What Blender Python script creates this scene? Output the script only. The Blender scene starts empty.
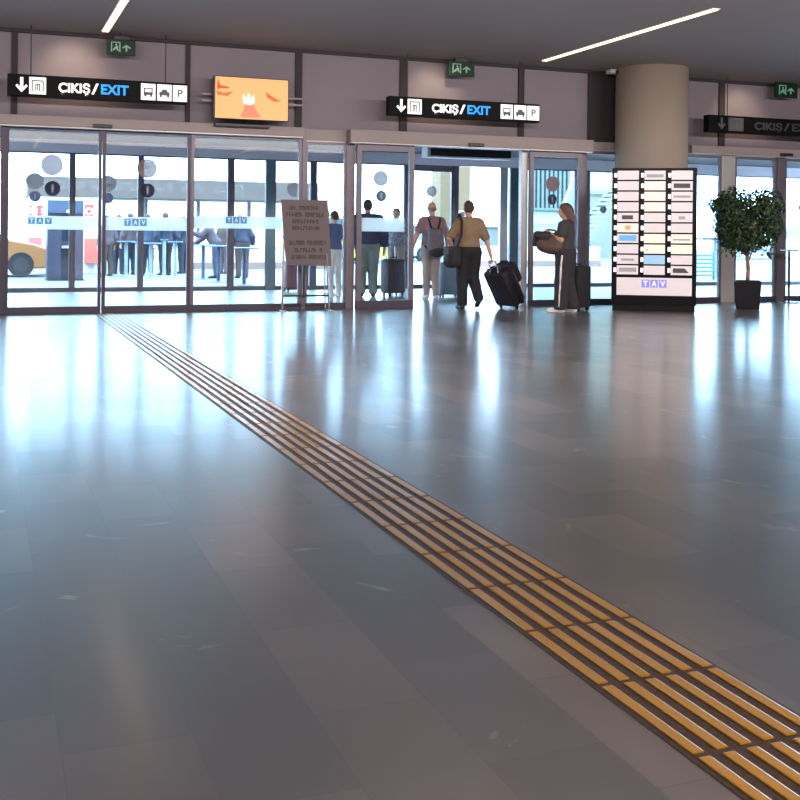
import bpy, bmesh, math, random
import numpy as np
from mathutils import Vector, Matrix
random.seed(7); rng = np.random.default_rng(7)
PI = math.pi
scene = bpy.context.scene
COL = scene.collection
H_CAM = 1.2; FPX = 1080.0; PX0, PY0, ROLL = 400.0, 234.0, .0095
TH = math.atan(418/1080.0); S, C = math.sin(TH), math.cos(TH)
F = 16.4          # inner glass facade
O = 22.2          # outer glass facade of the vestibule
CEIL = 4.09

def ray(x, y):
    dx, dy = x-PX0, y-PY0
    u = (dx+dy*ROLL)/FPX; v = (dx*ROLL-dy)/FPX
    return S+u*C, C-u*S, v
def at(x, y, Y):
    r = ray(x, y); t = Y/r[1]
    return Vector((r[0]*t, Y, H_CAM+r[2]*t))
def gd(x, y):
    r = ray(x, y); t = -H_CAM/r[2]
    return Vector((r[0]*t, r[1]*t, 0))
def AX(x, Y): return at(x, 230, Y).x
def AZ(x, y, Y): return at(x, y, Y).z

# ------------------------------------------------------------------ materials
def lin(c):
    out = []
    for v in c:
        v /= 255.0
        out.append(v/12.92 if v <= .04045 else ((v+.055)/1.055)**2.4)
    return (*out, 1.0)
MATS = {}
def mat(name, rgb, rough=.5, metal=0.0, emit=0.0, noise=0.0, spec=.5, nscale=6.0, bump=0.0):
    if name in MATS: return MATS[name]
    m = bpy.data.materials.new(name); m.use_nodes = True
    nt = m.node_tree; b = nt.nodes['Principled BSDF']
    c = lin(rgb)
    b.inputs['Base Color'].default_value = c
    b.inputs['Roughness'].default_value = rough
    b.inputs['Metallic'].default_value = metal
    b.inputs['Specular IOR Level'].default_value = spec
    if emit:
        b.inputs['Emission Color'].default_value = c
        b.inputs['Emission Strength'].default_value = emit
    if noise or bump:
        tc = nt.nodes.new('ShaderNodeTexCoord')
        n = nt.nodes.new('ShaderNodeTexNoise'); n.inputs['Scale'].default_value = nscale
        n.inputs['Detail'].default_value = 4
        nt.links.new(tc.outputs['Object'], n.inputs['Vector'])
        if noise:
            r = nt.nodes.new('ShaderNodeValToRGB')
            r.color_ramp.elements[0].position = .3; r.color_ramp.elements[1].position = .7
            r.color_ramp.elements[0].color = tuple(v*(1-noise) for v in c[:3])+(1,)
            r.color_ramp.elements[1].color = tuple(min(1, v*(1+noise)) for v in c[:3])+(1,)
            nt.links.new(n.outputs['Fac'], r.inputs['Fac'])
            nt.links.new(r.outputs['Color'], b.inputs['Base Color'])
        if bump:
            bp = nt.nodes.new('ShaderNodeBump'); bp.inputs['Strength'].default_value = bump
            nt.links.new(n.outputs['Fac'], bp.inputs['Height'])
            nt.links.new(bp.outputs['Normal'], b.inputs['Normal'])
    MATS[name] = m
    return m
def glass_mat(name, tint, refl=.05):
    m = bpy.data.materials.new(name); m.use_nodes = True
    nt = m.node_tree; nt.nodes.clear()
    o = nt.nodes.new('ShaderNodeOutputMaterial'); mix = nt.nodes.new('ShaderNodeMixShader')
    t = nt.nodes.new('ShaderNodeBsdfTransparent'); t.inputs['Color'].default_value = (*tint, 1)
    g = nt.nodes.new('ShaderNodeBsdfGlossy'); g.inputs['Roughness'].default_value = .02
    lw = nt.nodes.new('ShaderNodeLayerWeight'); lw.inputs['Blend'].default_value = .5
    p = nt.nodes.new('ShaderNodeMath'); p.operation = 'POWER'; p.inputs[1].default_value = 4
    a = nt.nodes.new('ShaderNodeMath'); a.operation = 'MULTIPLY_ADD'; a.inputs[1].default_value = .8; a.inputs[2].default_value = refl
    nt.links.new(lw.outputs['Facing'], p.inputs[0]); nt.links.new(p.outputs[0], a.inputs[0])
    nt.links.new(a.outputs[0], mix.inputs['Fac'])
    nt.links.new(t.outputs[0], mix.inputs[1]); nt.links.new(g.outputs[0], mix.inputs[2])
    nt.links.new(mix.outputs[0], o.inputs['Surface'])
    return m
def film_mat(name, rgb, through):          # printed or frosted film on glass: lets some light through
    m = bpy.data.materials.new(name); m.use_nodes = True
    nt = m.node_tree; nt.nodes.clear()
    o = nt.nodes.new('ShaderNodeOutputMaterial')
    m1 = nt.nodes.new('ShaderNodeMixShader'); m1.inputs['Fac'].default_value = .88
    d = nt.nodes.new('ShaderNodeBsdfDiffuse'); d.inputs['Color'].default_value = lin(rgb)
    tl = nt.nodes.new('ShaderNodeBsdfTranslucent'); tl.inputs['Color'].default_value = lin(rgb)
    m2 = nt.nodes.new('ShaderNodeMixShader'); m2.inputs['Fac'].default_value = through
    tr = nt.nodes.new('ShaderNodeBsdfTransparent')
    nt.links.new(d.outputs[0], m1.inputs[1]); nt.links.new(tl.outputs[0], m1.inputs[2])
    nt.links.new(m1.outputs[0], m2.inputs[1]); nt.links.new(tr.outputs[0], m2.inputs[2])
    nt.links.new(m2.outputs[0], o.inputs['Surface'])
    return m

GLASS = glass_mat('door_glass', (.955, .985, .985))
BAND = film_mat('frosted_white_film', (252, 250, 248), .3)
DOT_GREY = film_mat('grey_dot_film', (190, 150, 142), .2)
DOT_OUT = film_mat('pale_grey_dot_film', (124, 112, 108), .12)
DOT_DARK = film_mat('dark_dot_film', (92, 86, 104), .12)
FILM_BLUE = film_mat('logo_teal_film', (110, 170, 200), .3)
ALU = mat('grey_aluminium', (112, 104, 113), .42, .4, noise=.05)
ALU_DARK = mat('dark_purple_frame', (74, 66, 80), .45, .4)
ALU_LIGHT = mat('pale_aluminium', (182, 178, 178), .4, .4)
WHITE = mat('white_paint', (235, 233, 230), .5)
BLACK = mat('black_plastic', (18, 16, 20), .4)
DKGREY = mat('dark_grey_metal', (52, 50, 54), .4, .5)
CHROME = mat('brushed_steel', (180, 180, 182), .25, .9)

def floor_material():
    m = bpy.data.materials.new('polished_stone_floor'); m.use_nodes = True
    nt = m.node_tree; b = nt.nodes['Principled BSDF']; L = nt.links.new
    g = nt.nodes.new('ShaderNodeNewGeometry'); sp = nt.nodes.new('ShaderNodeSeparateXYZ')
    L(g.outputs['Position'], sp.inputs[0])
    cx = nt.nodes.new('ShaderNodeCombineXYZ')
    ax = nt.nodes.new('ShaderNodeMath'); ax.inputs[1].default_value = -2.81
    ay = nt.nodes.new('ShaderNodeMath'); ay.inputs[1].default_value = -.18
    L(sp.outputs['Y'], ax.inputs[0]); L(sp.outputs['X'], ay.inputs[0])
    L(ax.outputs[0], cx.inputs['X']); L(ay.outputs[0], cx.inputs['Y'])
    br = nt.nodes.new('ShaderNodeTexBrick'); br.offset = .38; br.offset_frequency = 2
    br.inputs['Scale'].default_value = 1
    br.inputs['Brick Width'].default_value = .6; br.inputs['Row Height'].default_value = .3
    br.inputs['Mortar Size'].default_value = .0022; br.inputs['Mortar Smooth'].default_value = .3
    br.inputs['Color1'].default_value = lin((42, 37, 39)); br.inputs['Color2'].default_value = lin((104, 88, 79))
    br.inputs['Mortar'].default_value = lin((36, 31, 31))
    L(cx.outputs[0], br.inputs['Vector'])
    n1 = nt.nodes.new('ShaderNodeTexNoise'); n1.inputs['Scale'].default_value = 1.1; n1.inputs['Detail'].default_value = 5
    L(g.outputs['Position'], n1.inputs['Vector'])
    r1 = nt.nodes.new('ShaderNodeValToRGB')
    r1.color_ramp.elements[0].position = .32; r1.color_ramp.elements[0].color = (.45, .45, .5, 1)
    r1.color_ramp.elements[1].position = .68; r1.color_ramp.elements[1].color = (1.2, 1.14, 1.08, 1)
    L(n1.outputs['Fac'], r1.inputs['Fac'])
    mx = nt.nodes.new('ShaderNodeMix'); mx.data_type = 'RGBA'; mx.blend_type = 'MULTIPLY'; mx.inputs['Factor'].default_value = 1
    L(br.outputs['Color'], mx.inputs['A']); L(r1.outputs['Color'], mx.inputs['B'])
    # pale worn veins
    n2 = nt.nodes.new('ShaderNodeTexNoise'); n2.inputs['Scale'].default_value = 3.2; n2.inputs['Detail'].default_value = 6; n2.inputs['Distortion'].default_value = 1.4
    L(g.outputs['Position'], n2.inputs['Vector'])
    r2 = nt.nodes.new('ShaderNodeValToRGB')
    r2.color_ramp.elements[0].position = .66; r2.color_ramp.elements[0].color = (0, 0, 0, 1)
    r2.color_ramp.elements[1].position = .73; r2.color_ramp.elements[1].color = (1, 1, 1, 1)
    L(n2.outputs['Fac'], r2.inputs['Fac'])
    mx2 = nt.nodes.new('ShaderNodeMix'); mx2.data_type = 'RGBA'
    mx2.inputs['B'].default_value = lin((150, 134, 126))
    L(r2.outputs['Color'], mx2.inputs['Factor']); L(mx.outputs['Result'], mx2.inputs['A'])
    L(mx2.outputs['Result'], b.inputs['Base Color'])
    rr = nt.nodes.new('ShaderNodeMapRange'); rr.inputs['To Min'].default_value = .3; rr.inputs['To Max'].default_value = .37
    L(n1.outputs['Fac'], rr.inputs['Value']); L(rr.outputs[0], b.inputs['Roughness'])
    b.inputs['IOR'].default_value = 3.4
    b.inputs['Coat Weight'].default_value = .45; b.inputs['Coat Roughness'].default_value = .16; b.inputs['Coat IOR'].default_value = 1.6
    return m
FLOOR = floor_material()

# ------------------------------------------------------------------ mesh helpers
def tag(o, label=None, cat=None, group=None, kind=None):
    if label: o['label'] = label
    if cat: o['category'] = cat
    if group: o['group'] = group
    if kind: o['kind'] = kind
    return o
def empty(name, loc=(0, 0, 0), rz=0.0, label=None, cat=None, group=None, kind=None):
    o = bpy.data.objects.new(name, None); COL.objects.link(o)
    o.location = loc; o.rotation_euler = (0, 0, rz); o.empty_display_size = .1
    return tag(o, label, cat, group, kind)
class MB:
    def __init__(s): s.bm = bmesh.new()
    def box(s, x0, x1, y0, y1, z0, z1, bev=0.0, M=None):
        g = bmesh.ops.create_cube(s.bm, size=1)
        vs = g['verts']
        for v in vs:
            v.co = Vector(((x0+x1)/2+v.co.x*(x1-x0), (y0+y1)/2+v.co.y*(y1-y0), (z0+z1)/2+v.co.z*(z1-z0)))
        if bev:
            es = list({e for v in vs for e in v.link_edges})
            r = bmesh.ops.bevel(s.bm, geom=es, offset=bev, segments=2, affect='EDGES', profile=.6)
            vs = list({v for f in r['faces'] for v in f.verts} | {v for v in vs if v.is_valid})
        if M is not None:
            for v in vs: v.co = M @ v.co
        return s
    def cyl(s, a, b, r0, r1=None, n=16):
        a, b = Vector(a), Vector(b); d = b-a
        r1 = r0 if r1 is None else r1
        M = Matrix.Translation((a+b)/2) @ d.to_track_quat('Z', 'Y').to_matrix().to_4x4()
        bmesh.ops.create_cone(s.bm, cap_ends=True, segments=n, radius1=r0, radius2=r1, depth=d.length, matrix=M)
        return s
    def tube(s, pts, r, n=8):
        for a, b in zip(pts[:-1], pts[1:]): s.cyl(a, b, r, n=n)
        for p in pts[1:-1]: bmesh.ops.create_uvsphere(s.bm, u_segments=n, v_segments=6, radius=r, matrix=Matrix.Translation(p))
        return s
    def sphere(s, c, r, sc=(1, 1, 1), n=12):
        bmesh.ops.create_uvsphere(s.bm, u_segments=n, v_segments=n//2+2, radius=r, matrix=Matrix.Translation(c) @ Matrix.Diagonal((*sc, 1)))
        return s
    def lathe(s, prof, n=24, c=(0, 0, 0)):
        rings = []
        for r, z in prof:
            rings.append([s.bm.verts.new((c[0]+r*math.cos(2*PI*i/n), c[1]+r*math.sin(2*PI*i/n), c[2]+z)) for i in range(n)])
        for a, b in zip(rings[:-1], rings[1:]):
            for i in range(n): s.bm.faces.new((a[i], a[(i+1) % n], b[(i+1) % n], b[i]))
        s.bm.faces.new(rings[0][::-1]); s.bm.faces.new(rings[-1])
        return s
    def prism(s, pts, y0, y1):              # polygon in XZ extruded along Y
        a = [s.bm.verts.new((x, y0, z)) for x, z in pts]; b = [s.bm.verts.new((x, y1, z)) for x, z in pts]
        n = len(pts)
        s.bm.faces.new(a); s.bm.faces.new(b[::-1])
        for i in range(n): s.bm.faces.new((a[(i+1) % n], a[i], b[i], b[(i+1) % n]))
        return s
    def disc(s, cx, cz, r, y0, y1, n=24):   # upright disc facing -Y
        return s.prism([(cx+r*math.cos(2*PI*i/n), cz+r*math.sin(2*PI*i/n)) for i in range(n)], y0, y1)
    def build(s, name, m, parent=None, smooth=False, bevel=0.0):
        bmesh.ops.recalc_face_normals(s.bm, faces=s.bm.faces[:])
        me = bpy.data.meshes.new(name); s.bm.to_mesh(me); s.bm.free()
        me.materials.append(m)
        if smooth: me.polygons.foreach_set('use_smooth', [True]*len(me.polygons))
        o = bpy.data.objects.new(name, me); COL.objects.link(o)
        if parent: o.parent = parent
        if bevel:
            md = o.modifiers.new('bevel', 'BEVEL'); md.width = bevel; md.segments = 2; md.limit_method = 'ANGLE'
        return o
def text(name, body, m, parent, x0, x1, z0, z1, y, bold=.02, depth=.004):
    cu = bpy.data.curves.new(name, 'FONT'); cu.body = body; cu.size = 1; cu.offset = bold
    cu.extrude = .01
    t = bpy.data.objects.new('tmp', cu); COL.objects.link(t)
    bpy.context.view_layer.update()
    me = bpy.data.meshes.new_from_object(t.evaluated_get(bpy.context.evaluated_depsgraph_get()))
    bpy.data.objects.remove(t)
    n = len(me.vertices); co = np.empty(n*3); me.vertices.foreach_get('co', co); co = co.reshape(-1, 3)
    lo, hi = co.min(0), co.max(0)
    out = np.empty_like(co)
    out[:, 0] = x0+(co[:, 0]-lo[0])/(hi[0]-lo[0])*(x1-x0)
    out[:, 2] = z0+(co[:, 1]-lo[1])/(hi[1]-lo[1])*(z1-z0)
    out[:, 1] = y-(co[:, 2]-lo[2])/max(1e-6, hi[2]-lo[2])*depth
    me.vertices.foreach_set('co', out.ravel()); me.materials.clear(); me.materials.append(m); me.update()
    o = bpy.data.objects.new(name, me); COL.objects.link(o); o.parent = parent
    return o
def struct(name, mb, m, label, cat, parent=None, **k):
    o = mb.build(name, m, parent, **k)
    return tag(o, label, cat, kind='structure')

# ------------------------------------------------------------------ signed distance bodies
def smin(a, b, k):
    hh = np.maximum(k-np.abs(a-b), 0)/k
    return np.minimum(a, b)-hh*hh*k*.25
def sdf_mesh(prims, vox, cuts=(), grow=0.0):
    """prims: ('e',c,r,k) ('c',a,b,ra,rb,k) ('b',c,half,rad,k,R) -> verts, quads (surface nets)."""
    boxes = []
    for p in prims:
        if p[0] == 'e': c, r = np.array(p[1]), np.array(p[2])+grow; boxes.append((c-r, c+r))
        elif p[0] == 'c':
            a, b = np.array(p[1]), np.array(p[2]); ra, rb = p[3]+grow, p[4]+grow
            boxes.append((np.minimum(a-ra, b-rb), np.maximum(a+ra, b+rb)))
        else:
            c = np.array(p[1]); r = (np.linalg.norm(p[2]) if p[5] is not None else np.array(p[2]))+grow; boxes.append((c-r, c+r))
    lo = np.min([b[0] for b in boxes], 0)-3*vox; hi = np.max([b[1] for b in boxes], 0)+3*vox
    ax = [np.arange(lo[i], hi[i]+vox, vox) for i in range(3)]
    D = np.full([len(a) for a in ax], .2)
    for p, (bl, bh) in zip(prims, boxes):
        sl = []
        for i in range(3):
            i0 = max(0, int((bl[i]-.08-lo[i])/vox)); i1 = min(len(ax[i]), int((bh[i]+.08-lo[i])/vox)+2)
            sl.append(slice(i0, i1))
        sl = tuple(sl)
        X, Y, Z = np.meshgrid(ax[0][sl[0]], ax[1][sl[1]], ax[2][sl[2]], indexing='ij', sparse=True)
        if p[0] == 'e':
            c, r = p[1], [q+grow for q in p[2]]; k = p[3]
            q0 = np.sqrt(((X-c[0])/r[0])**2+((Y-c[1])/r[1])**2+((Z-c[2])/r[2])**2)
            q1 = np.sqrt(((X-c[0])/r[0]**2)**2+((Y-c[1])/r[1]**2)**2+((Z-c[2])/r[2]**2)**2)+1e-9
            d = q0*(q0-1)/q1
        elif p[0] == 'c':
            a, b, ra, rb, k = p[1], p[2], p[3]+grow, p[4]+grow, p[5]
            ab = [b[i]-a[i] for i in range(3)]; l2 = sum(q*q for q in ab)+1e-12
            t = np.clip(((X-a[0])*ab[0]+(Y-a[1])*ab[1]+(Z-a[2])*ab[2])/l2, 0, 1)
            d = np.sqrt((X-a[0]-t*ab[0])**2+(Y-a[1]-t*ab[1])**2+(Z-a[2]-t*ab[2])**2)-(ra+t*(rb-ra))
        else:
            c, hf, rad, k, R = p[1:6]
            P = [X-c[0], Y-c[1], Z-c[2]]
            if R is not None: P = [P[0]*R[0][i]+P[1]*R[1][i]+P[2]*R[2][i] for i in range(3)]
            q = [np.abs(P[i])-(hf[i]+grow-rad) for i in range(3)]
            d = np.sqrt(np.maximum(q[0], 0)**2+np.maximum(q[1], 0)**2+np.maximum(q[2], 0)**2)+np.minimum(np.maximum(q[0], np.maximum(q[1], q[2])), 0)-rad
        D[sl] = smin(D[sl], d, k)
    X, Y, Z = np.meshgrid(*ax, indexing='ij', sparse=True)
    for pt, n in cuts:
        D = np.maximum(D, (X-pt[0])*n[0]+(Y-pt[1])*n[1]+(Z-pt[2])*n[2])
    D[0], D[-1], D[:, 0], D[:, -1], D[:, :, 0], D[:, :, -1] = [.1]*6
    # surface nets
    ins = D < 0
    nx, ny, nz = [q-1 for q in D.shape]
    acc = np.zeros((nx, ny, nz, 3)); cnt = np.zeros((nx, ny, nz))
    quads_raw = []
    for axis in range(3):
        o1, o2 = [i for i in range(3) if i != axis]
        A = [slice(None)]*3; B = [slice(None)]*3
        A[axis] = slice(0, -1); B[axis] = slice(1, None)
        cr = ins[tuple(A)] != ins[tuple(B)]
        idx = np.argwhere(cr)
        if not len(idx): continue
        i2 = idx.copy(); i2[:, axis] += 1
        da = D[idx[:, 0], idx[:, 1], idx[:, 2]]; db = D[i2[:, 0], i2[:, 1], i2[:, 2]]
        t = da/(da-db)
        pos = idx.astype(float); pos[:, axis] += t
        cells = []
        for e1, e2 in ((-1, -1), (0, -1), (0, 0), (-1, 0)):
            cc = idx.copy(); cc[:, o1] += e1; cc[:, o2] += e2
            cells.append(cc)
            np.add.at(acc, (cc[:, 0], cc[:, 1], cc[:, 2]), pos); np.add.at(cnt, (cc[:, 0], cc[:, 1], cc[:, 2]), 1)
        flip = (da < 0) ^ (axis == 1)
        quads_raw.append((cells, flip))
    act = np.argwhere(cnt > 0)
    ids = -np.ones((nx, ny, nz), int); ids[act[:, 0], act[:, 1], act[:, 2]] = np.arange(len(act))
    V = acc[act[:, 0], act[:, 1], act[:, 2]]/cnt[act[:, 0], act[:, 1], act[:, 2]][:, None]*vox+lo
    Q = []
    for cells, flip in quads_raw:
        q = np.stack([ids[c[:, 0], c[:, 1], c[:, 2]] for c in cells], 1)
        q[~flip] = q[~flip][:, ::-1]
        Q.append(q)
    return V, np.concatenate(Q)
def mesh_obj(name, V, Q, m, parent=None, scale=1.0):
    me = bpy.data.meshes.new(name)
    me.vertices.add(len(V)); me.vertices.foreach_set('co', (V*scale).astype(np.float32).ravel())
    me.loops.add(len(Q)*4); me.loops.foreach_set('vertex_index', Q.astype(np.int32).ravel())
    me.polygons.add(len(Q)); me.polygons.foreach_set('loop_start', np.arange(0, len(Q)*4, 4, dtype=np.int32))
    me.polygons.foreach_set('use_smooth', np.ones(len(Q), bool))
    me.materials.append(m); me.update(); me.validate()
    o = bpy.data.objects.new(name, me); COL.objects.link(o)
    if parent: o.parent = parent
    return o
def sdf(name, prims, m, parent=None, vox=.01, cuts=(), grow=0.0, scale=1.0):
    V, Q = sdf_mesh(prims, vox, cuts, grow)
    return mesh_obj(name, V, Q, m, parent, scale)

# ------------------------------------------------------------------ room shell
X0, X1, YB = -9.0, 24.0, -9.0
struct('floor', MB().box(X0, X1, YB, O+.35, -.2, 0), FLOOR, 'glossy grey brown stone tile floor of the hall', 'floor')
CEILM = mat('grey_ceiling_paint', (150, 142, 143), .75, noise=.05, nscale=.6)
struct('ceiling', MB().box(X0, X1, YB, F+.3, CEIL, CEIL+.25), CEILM, 'flat dark grey ceiling above the hall', 'ceiling')
WALLM = mat('lilac_grey_wall', (124, 114, 124), .6, noise=.04, nscale=.8)
SIDEW = mat('hall_wall_paint', (120, 114, 112), .7)
struct('wall_left', MB().box(X0-.2, X0, YB, F, 0, CEIL), SIDEW, 'plain wall at the left end of the hall', 'wall')
struct('wall_right', MB().box(X1, X1+.2, YB, F, 0, CEIL), SIDEW, 'plain wall at the right end of the hall', 'wall')
struct('wall_back', MB().box(X0, X1, YB-.2, YB, 0, CEIL), SIDEW, 'plain wall at the back of the hall', 'wall')
struct('wall_front', MB().box(X0, X1, F+.06, F+.3, 2.74, CEIL), WALLM, 'lilac grey panelled wall band above the glass doors', 'wall')
JOINT_SHADE = mat('dark_joint_and_shade', (44, 36, 42), .7)
for i, (px, w) in enumerate([(13, .085), (187, .07), (298, .11), (403, .13), (521, .11), (722, .13)]):
    x = AX(px, F)
    struct(f'trim_{i+1}', MB().box(x-w/2, x+w/2, F+.025, F+.06, 2.84, CEIL-.02, .004), JOINT_SHADE,
           ['dark upright wall joint left of the first exit sign', 'dark upright wall joint between the first exit sign and the television',
            'dark upright wall joint right of the television', 'dark upright wall joint behind the left end of the middle exit sign',
            'dark upright wall joint behind the right end of the middle exit sign', 'dark upright wall joint behind the unlit exit sign'][i], 'wall trim')
struct('trim_7', MB().box(AX(588, F), AX(640, F), F+.03, F+.06, 2.80, CEIL-.02), JOINT_SHADE, 'wall panel coloured dark as column shade, just left of the round column', 'wall panel')  # flat panel whose dark colour stands for the shade beside the column
struct('trim_8', MB().box(X0, X1, F+.0, F+.06, CEIL-.05, CEIL, .004), JOINT_SHADE, 'dark shadow gap strip where front wall meets ceiling', 'wall trim')

# column
COLM = mat('beige_grey_plaster', (150, 136, 124), .7, noise=.04, nscale=1.5)
cx = (AX(616, 15.85)+AX(684, 15.85))/2; cr = (AX(686, 15.85)-AX(617, 15.85))/2*.875
struct('column', MB().lathe([(cr, 0), (cr, CEIL)], 48, (cx, 15.85, 0)), COLM, 'thick round beige grey column behind the lit directory', 'column', smooth=True)

# door headers
HEADM = mat('header_cladding', (146, 133, 132), .5, .0, noise=.04, nscale=1.0)
def header(name, xa, xb, z0, z1, y0, label, sensors):
    r = empty(name, ((xa+xb)/2, F, z0), 0, label, 'door header', kind='structure')
    ox, oz = (xa+xb)/2, z0
    MB().box(xa-ox, xb-ox, y0-F, .06, 0, z1-z0, .008).build('cladding', HEADM, r)
    MB().box(xa-ox+.02, xb-ox-.02, y0-F+.015, -.02, -.018, 0).build('soffit_strip', ALU_LIGHT, r)
    for px in sensors:
        x = AX(px, y0)-ox
        MB().box(x-.135, x+.135, y0-F-.05, y0-F, .0, .055, .01).build('motion_sensor', BLACK, r)
header('trim_9', X0, AX(301, F), 2.70, 2.845, F-.16, 'pale header box with sensor over the doors left of the notice', [101.5])
header('trim_10', AX(345, F), AX(586, F), 2.65, 2.85, F-.24, 'pale header box over the open doorway where travellers walk out', [475])
header('trim_11', AX(686, F), X1, 2.72, 2.855, F-.16, 'pale header box over the doors behind the potted tree', [785])
header('trim_12', AX(301, F)+.003, AX(345, F)-.003, 2.66, 2.84, F-.06, 'narrow lintel between the left doors and the open doorway', [])
header('trim_13', AX(586, F)+.003, AX(686, F)-.003, 2.70, 2.84, F-.06, 'lintel behind the round column and the lit directory', [])

# posts of the inner facade
def post(name, pa, pb, Y, z1, label, m=ALU, d=.1):
    xa, xb = AX(pa, Y), AX(pb, Y)
    return struct(name, MB().box(xa, xb, Y-d/2, Y+d/2, 0, z1, .006), m, label, 'door post')
N = 20
for pa, pb, m, lab in [(0, 5, ALU_DARK, 'dark thin post at the far left of the glass front'),
                       (301, 305, ALU, 'slim post behind the left edge of the notice board'),
                       (345, 353.5, ALU, 'broad post between the notice board and the open doorway'),
                       (519.5, 526, ALU_LIGHT, 'pale post at the right side of the open doorway'),
                       (578, 583, ALU, 'grey post right of the woman with the brown bag'),
                       (720, 733, ALU_LIGHT, 'broad pale post just left of the potted tree'),
                       (775.5, 782.5, ALU, 'grey post right of the potted tree')]:
    post(f'trim_{N}', pa, pb, F, 2.72, lab, m); N += 1

# ------------------------------------------------------------------ glass doors and windows
def pict_person(mb, x, z, h, y0, y1):
    mb.disc(x, z+h*.36, h*.13, y0, y1, 12)
    mb.prism([(x-h*.17, z+h*.2), (x+h*.17, z+h*.2), (x+h*.1, z-h*.1), (x+h*.07, z-h*.48), (x-h*.07, z-h*.48), (x-h*.1, z-h*.1)], y0, y1)
def leaf(name, xa, xb, Y, z1, label, cat, fw=.05, rail=.1, m=ALU, railm=ALU_DARK, band=None, dots=(), logo=None, handle=None, top=.05):
    r = empty(name, ((xa+xb)/2, Y, 0), 0, label, cat, kind='structure')
    w = (xb-xa)/2
    f = MB().box(-w, -w+fw, -.03, .03, rail, z1).box(w-fw, w, -.03, .03, rail, z1).box(-w+fw, w-fw, -.03, .03, z1-top, z1)
    f.build('frame', m, r)
    MB().box(-w, w, -.035, .035, .0, rail, .004).build('bottom_rail', railm, r)
    MB().box(-w+fw*.6, w-fw*.6, -.006, .006, rail-.01, z1-top+.01).build('glass_pane', GLASS, r)
    ox = (xa+xb)/2
    if band:
        ba, bb, zb0, zb1 = band
        b = MB().box(max(-w+fw, ba-ox), min(w-fw, bb-ox), -.014, -.0065, zb0, zb1).build('frosted_band', BAND, r)
        if logo:
            la, lb, lz0, lz1 = logo
            s = (lb-la-2*.018)/3
            for i, ch in enumerate('TAV'):
                a = la-ox+i*(s+.018)
                q = MB().box(a, a+s, -.0185, -.0145, lz0, lz1).build('logo_square', FILM_BLUE, b)
                text('letter', ch, WHITE, q, a+s*.22, a+s*.78, lz0+(lz1-lz0)*.18, lz1-(lz1-lz0)*.18, -.0187, .02, .002)
    for (px, py, rad, kind) in dots:
        p = at(px, py, Y); rr = rad*p.y/FPX/C*.98
        dk = kind == 'dark'
        d = MB().disc(p.x-ox, p.z, rr, -.012, -.0065).build('warning_dot', DOT_DARK if dk else DOT_OUT if Y > F+1 else DOT_GREY, r)
        if dk:
            mb = MB(); pict_person(mb, p.x-ox, p.z, rr*1.15, -.0145, -.0125); mb.build('pictogram', mat('pale_print', (170, 165, 178), .6), d)
    if handle is not None:
        MB().tube([(handle-ox, -.035, .95), (handle-ox, -.085, .97), (handle-ox, -.085, 1.25), (handle-ox, -.035, 1.27)], .012).build('handle', ALU_LIGHT, r)
    return r
def bnd(pa, pb, ya, yb, pm, Y=F): return (AX(pa, Y), AX(pb, Y), AZ(pm, yb, Y), AZ(pm, ya, Y))
def lgo(pa, pb, ya, yb, Y=F): return (AX(pa, Y), AX(pb, Y), AZ((pa+pb)/2, yb, Y), AZ((pa+pb)/2, ya, Y))
ZT = 2.69
leaf('window_1', AX(-60, F), AX(0, F)-.01, F, ZT, 'fixed glass panel at the far left edge of the glass front', 'window', .04)
leaf('door_1', AX(5, F), AX(101.5, F)-.006, F, ZT, 'left sliding glass door beside the dark post, taxi seen through it', 'door', .045, m=ALU_DARK,
     band=bnd(27, 97, 216.2, 229.5, 60), logo=lgo(28, 51.5, 217.5, 224), dots=[(52, 165, 9.8, 'grey'), (52.5, 188.5, 6.8, 'dark')], top=.04)
leaf('door_2', AX(101.5, F)+.006, AX(190, F), F, ZT, 'sliding glass door at whose foot the tactile paving ends', 'door', .05, m=ALU_DARK,
     band=bnd(103, 187, 217.2, 230.5, 145), logo=lgo(124, 146.5, 218.7, 226), dots=[(147, 168.5, 9.2, 'grey'), (147.5, 190.5, 6.6, 'dark')], top=.04)
leaf('window_2', AX(190, F)+.005, AX(301, F), F, ZT, 'wide fixed glass panel left of the notice board', 'window', .05,
     band=bnd(192, 282, 216.5, 228.5, 237), logo=lgo(225.5, 246.5, 216.8, 223.5), top=.04)
leaf('window_3', AX(305, F), AX(345, F), F, 2.65, 'narrow fixed glass panel right behind the notice board', 'window', .03)
leaf('door_3', AX(354, F), AX(411, F), F-.1, 2.63, 'opened sliding glass door left of the travellers walking out', 'door', .085, .13, railm=ALU_DARK,
     band=(AX(356, F-.1), AX(404, F-.1), AZ(380, 231.5, F-.1), AZ(380, 218, F-.1)), dots=[(380.5, 178.5, 8, 'grey'), (381, 196, 5.8, 'dark')], top=.1)
leaf('door_4', AX(526, F), AX(578, F), F-.1, 2.63, 'opened sliding glass door behind the woman with the brown bag', 'door', .075, .1, railm=ALU_DARK,
     dots=[(552.5, 184, 8.3, 'grey'), (552, 199.5, 5.6, 'dark')], top=.09)
leaf('window_4', AX(583, F), AX(650, F), F, ZT, 'fixed glass panel between the woman and the round column', 'window', .05, top=.06)
leaf('window_5', AX(652, F), AX(720, F), F, ZT, 'fixed glass panel between the lit directory and the potted tree', 'window', .04)
leaf('door_5', AX(733, F), AX(775, F), F, ZT, 'sliding glass door straight behind the potted tree', 'door', .05, railm=ALU_DARK)
leaf('door_6', AX(783, F), AX(840, F), F, ZT, 'sliding glass door behind the slim stand at the right edge', 'door', .05, railm=ALU_DARK,
     band=bnd(783, 840, 227, 239, 800))
leaf('window_6', AX(842, F), AX(1000, F), F, ZT, 'fixed glass panel beyond the right edge of the picture', 'window', .05)

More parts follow.
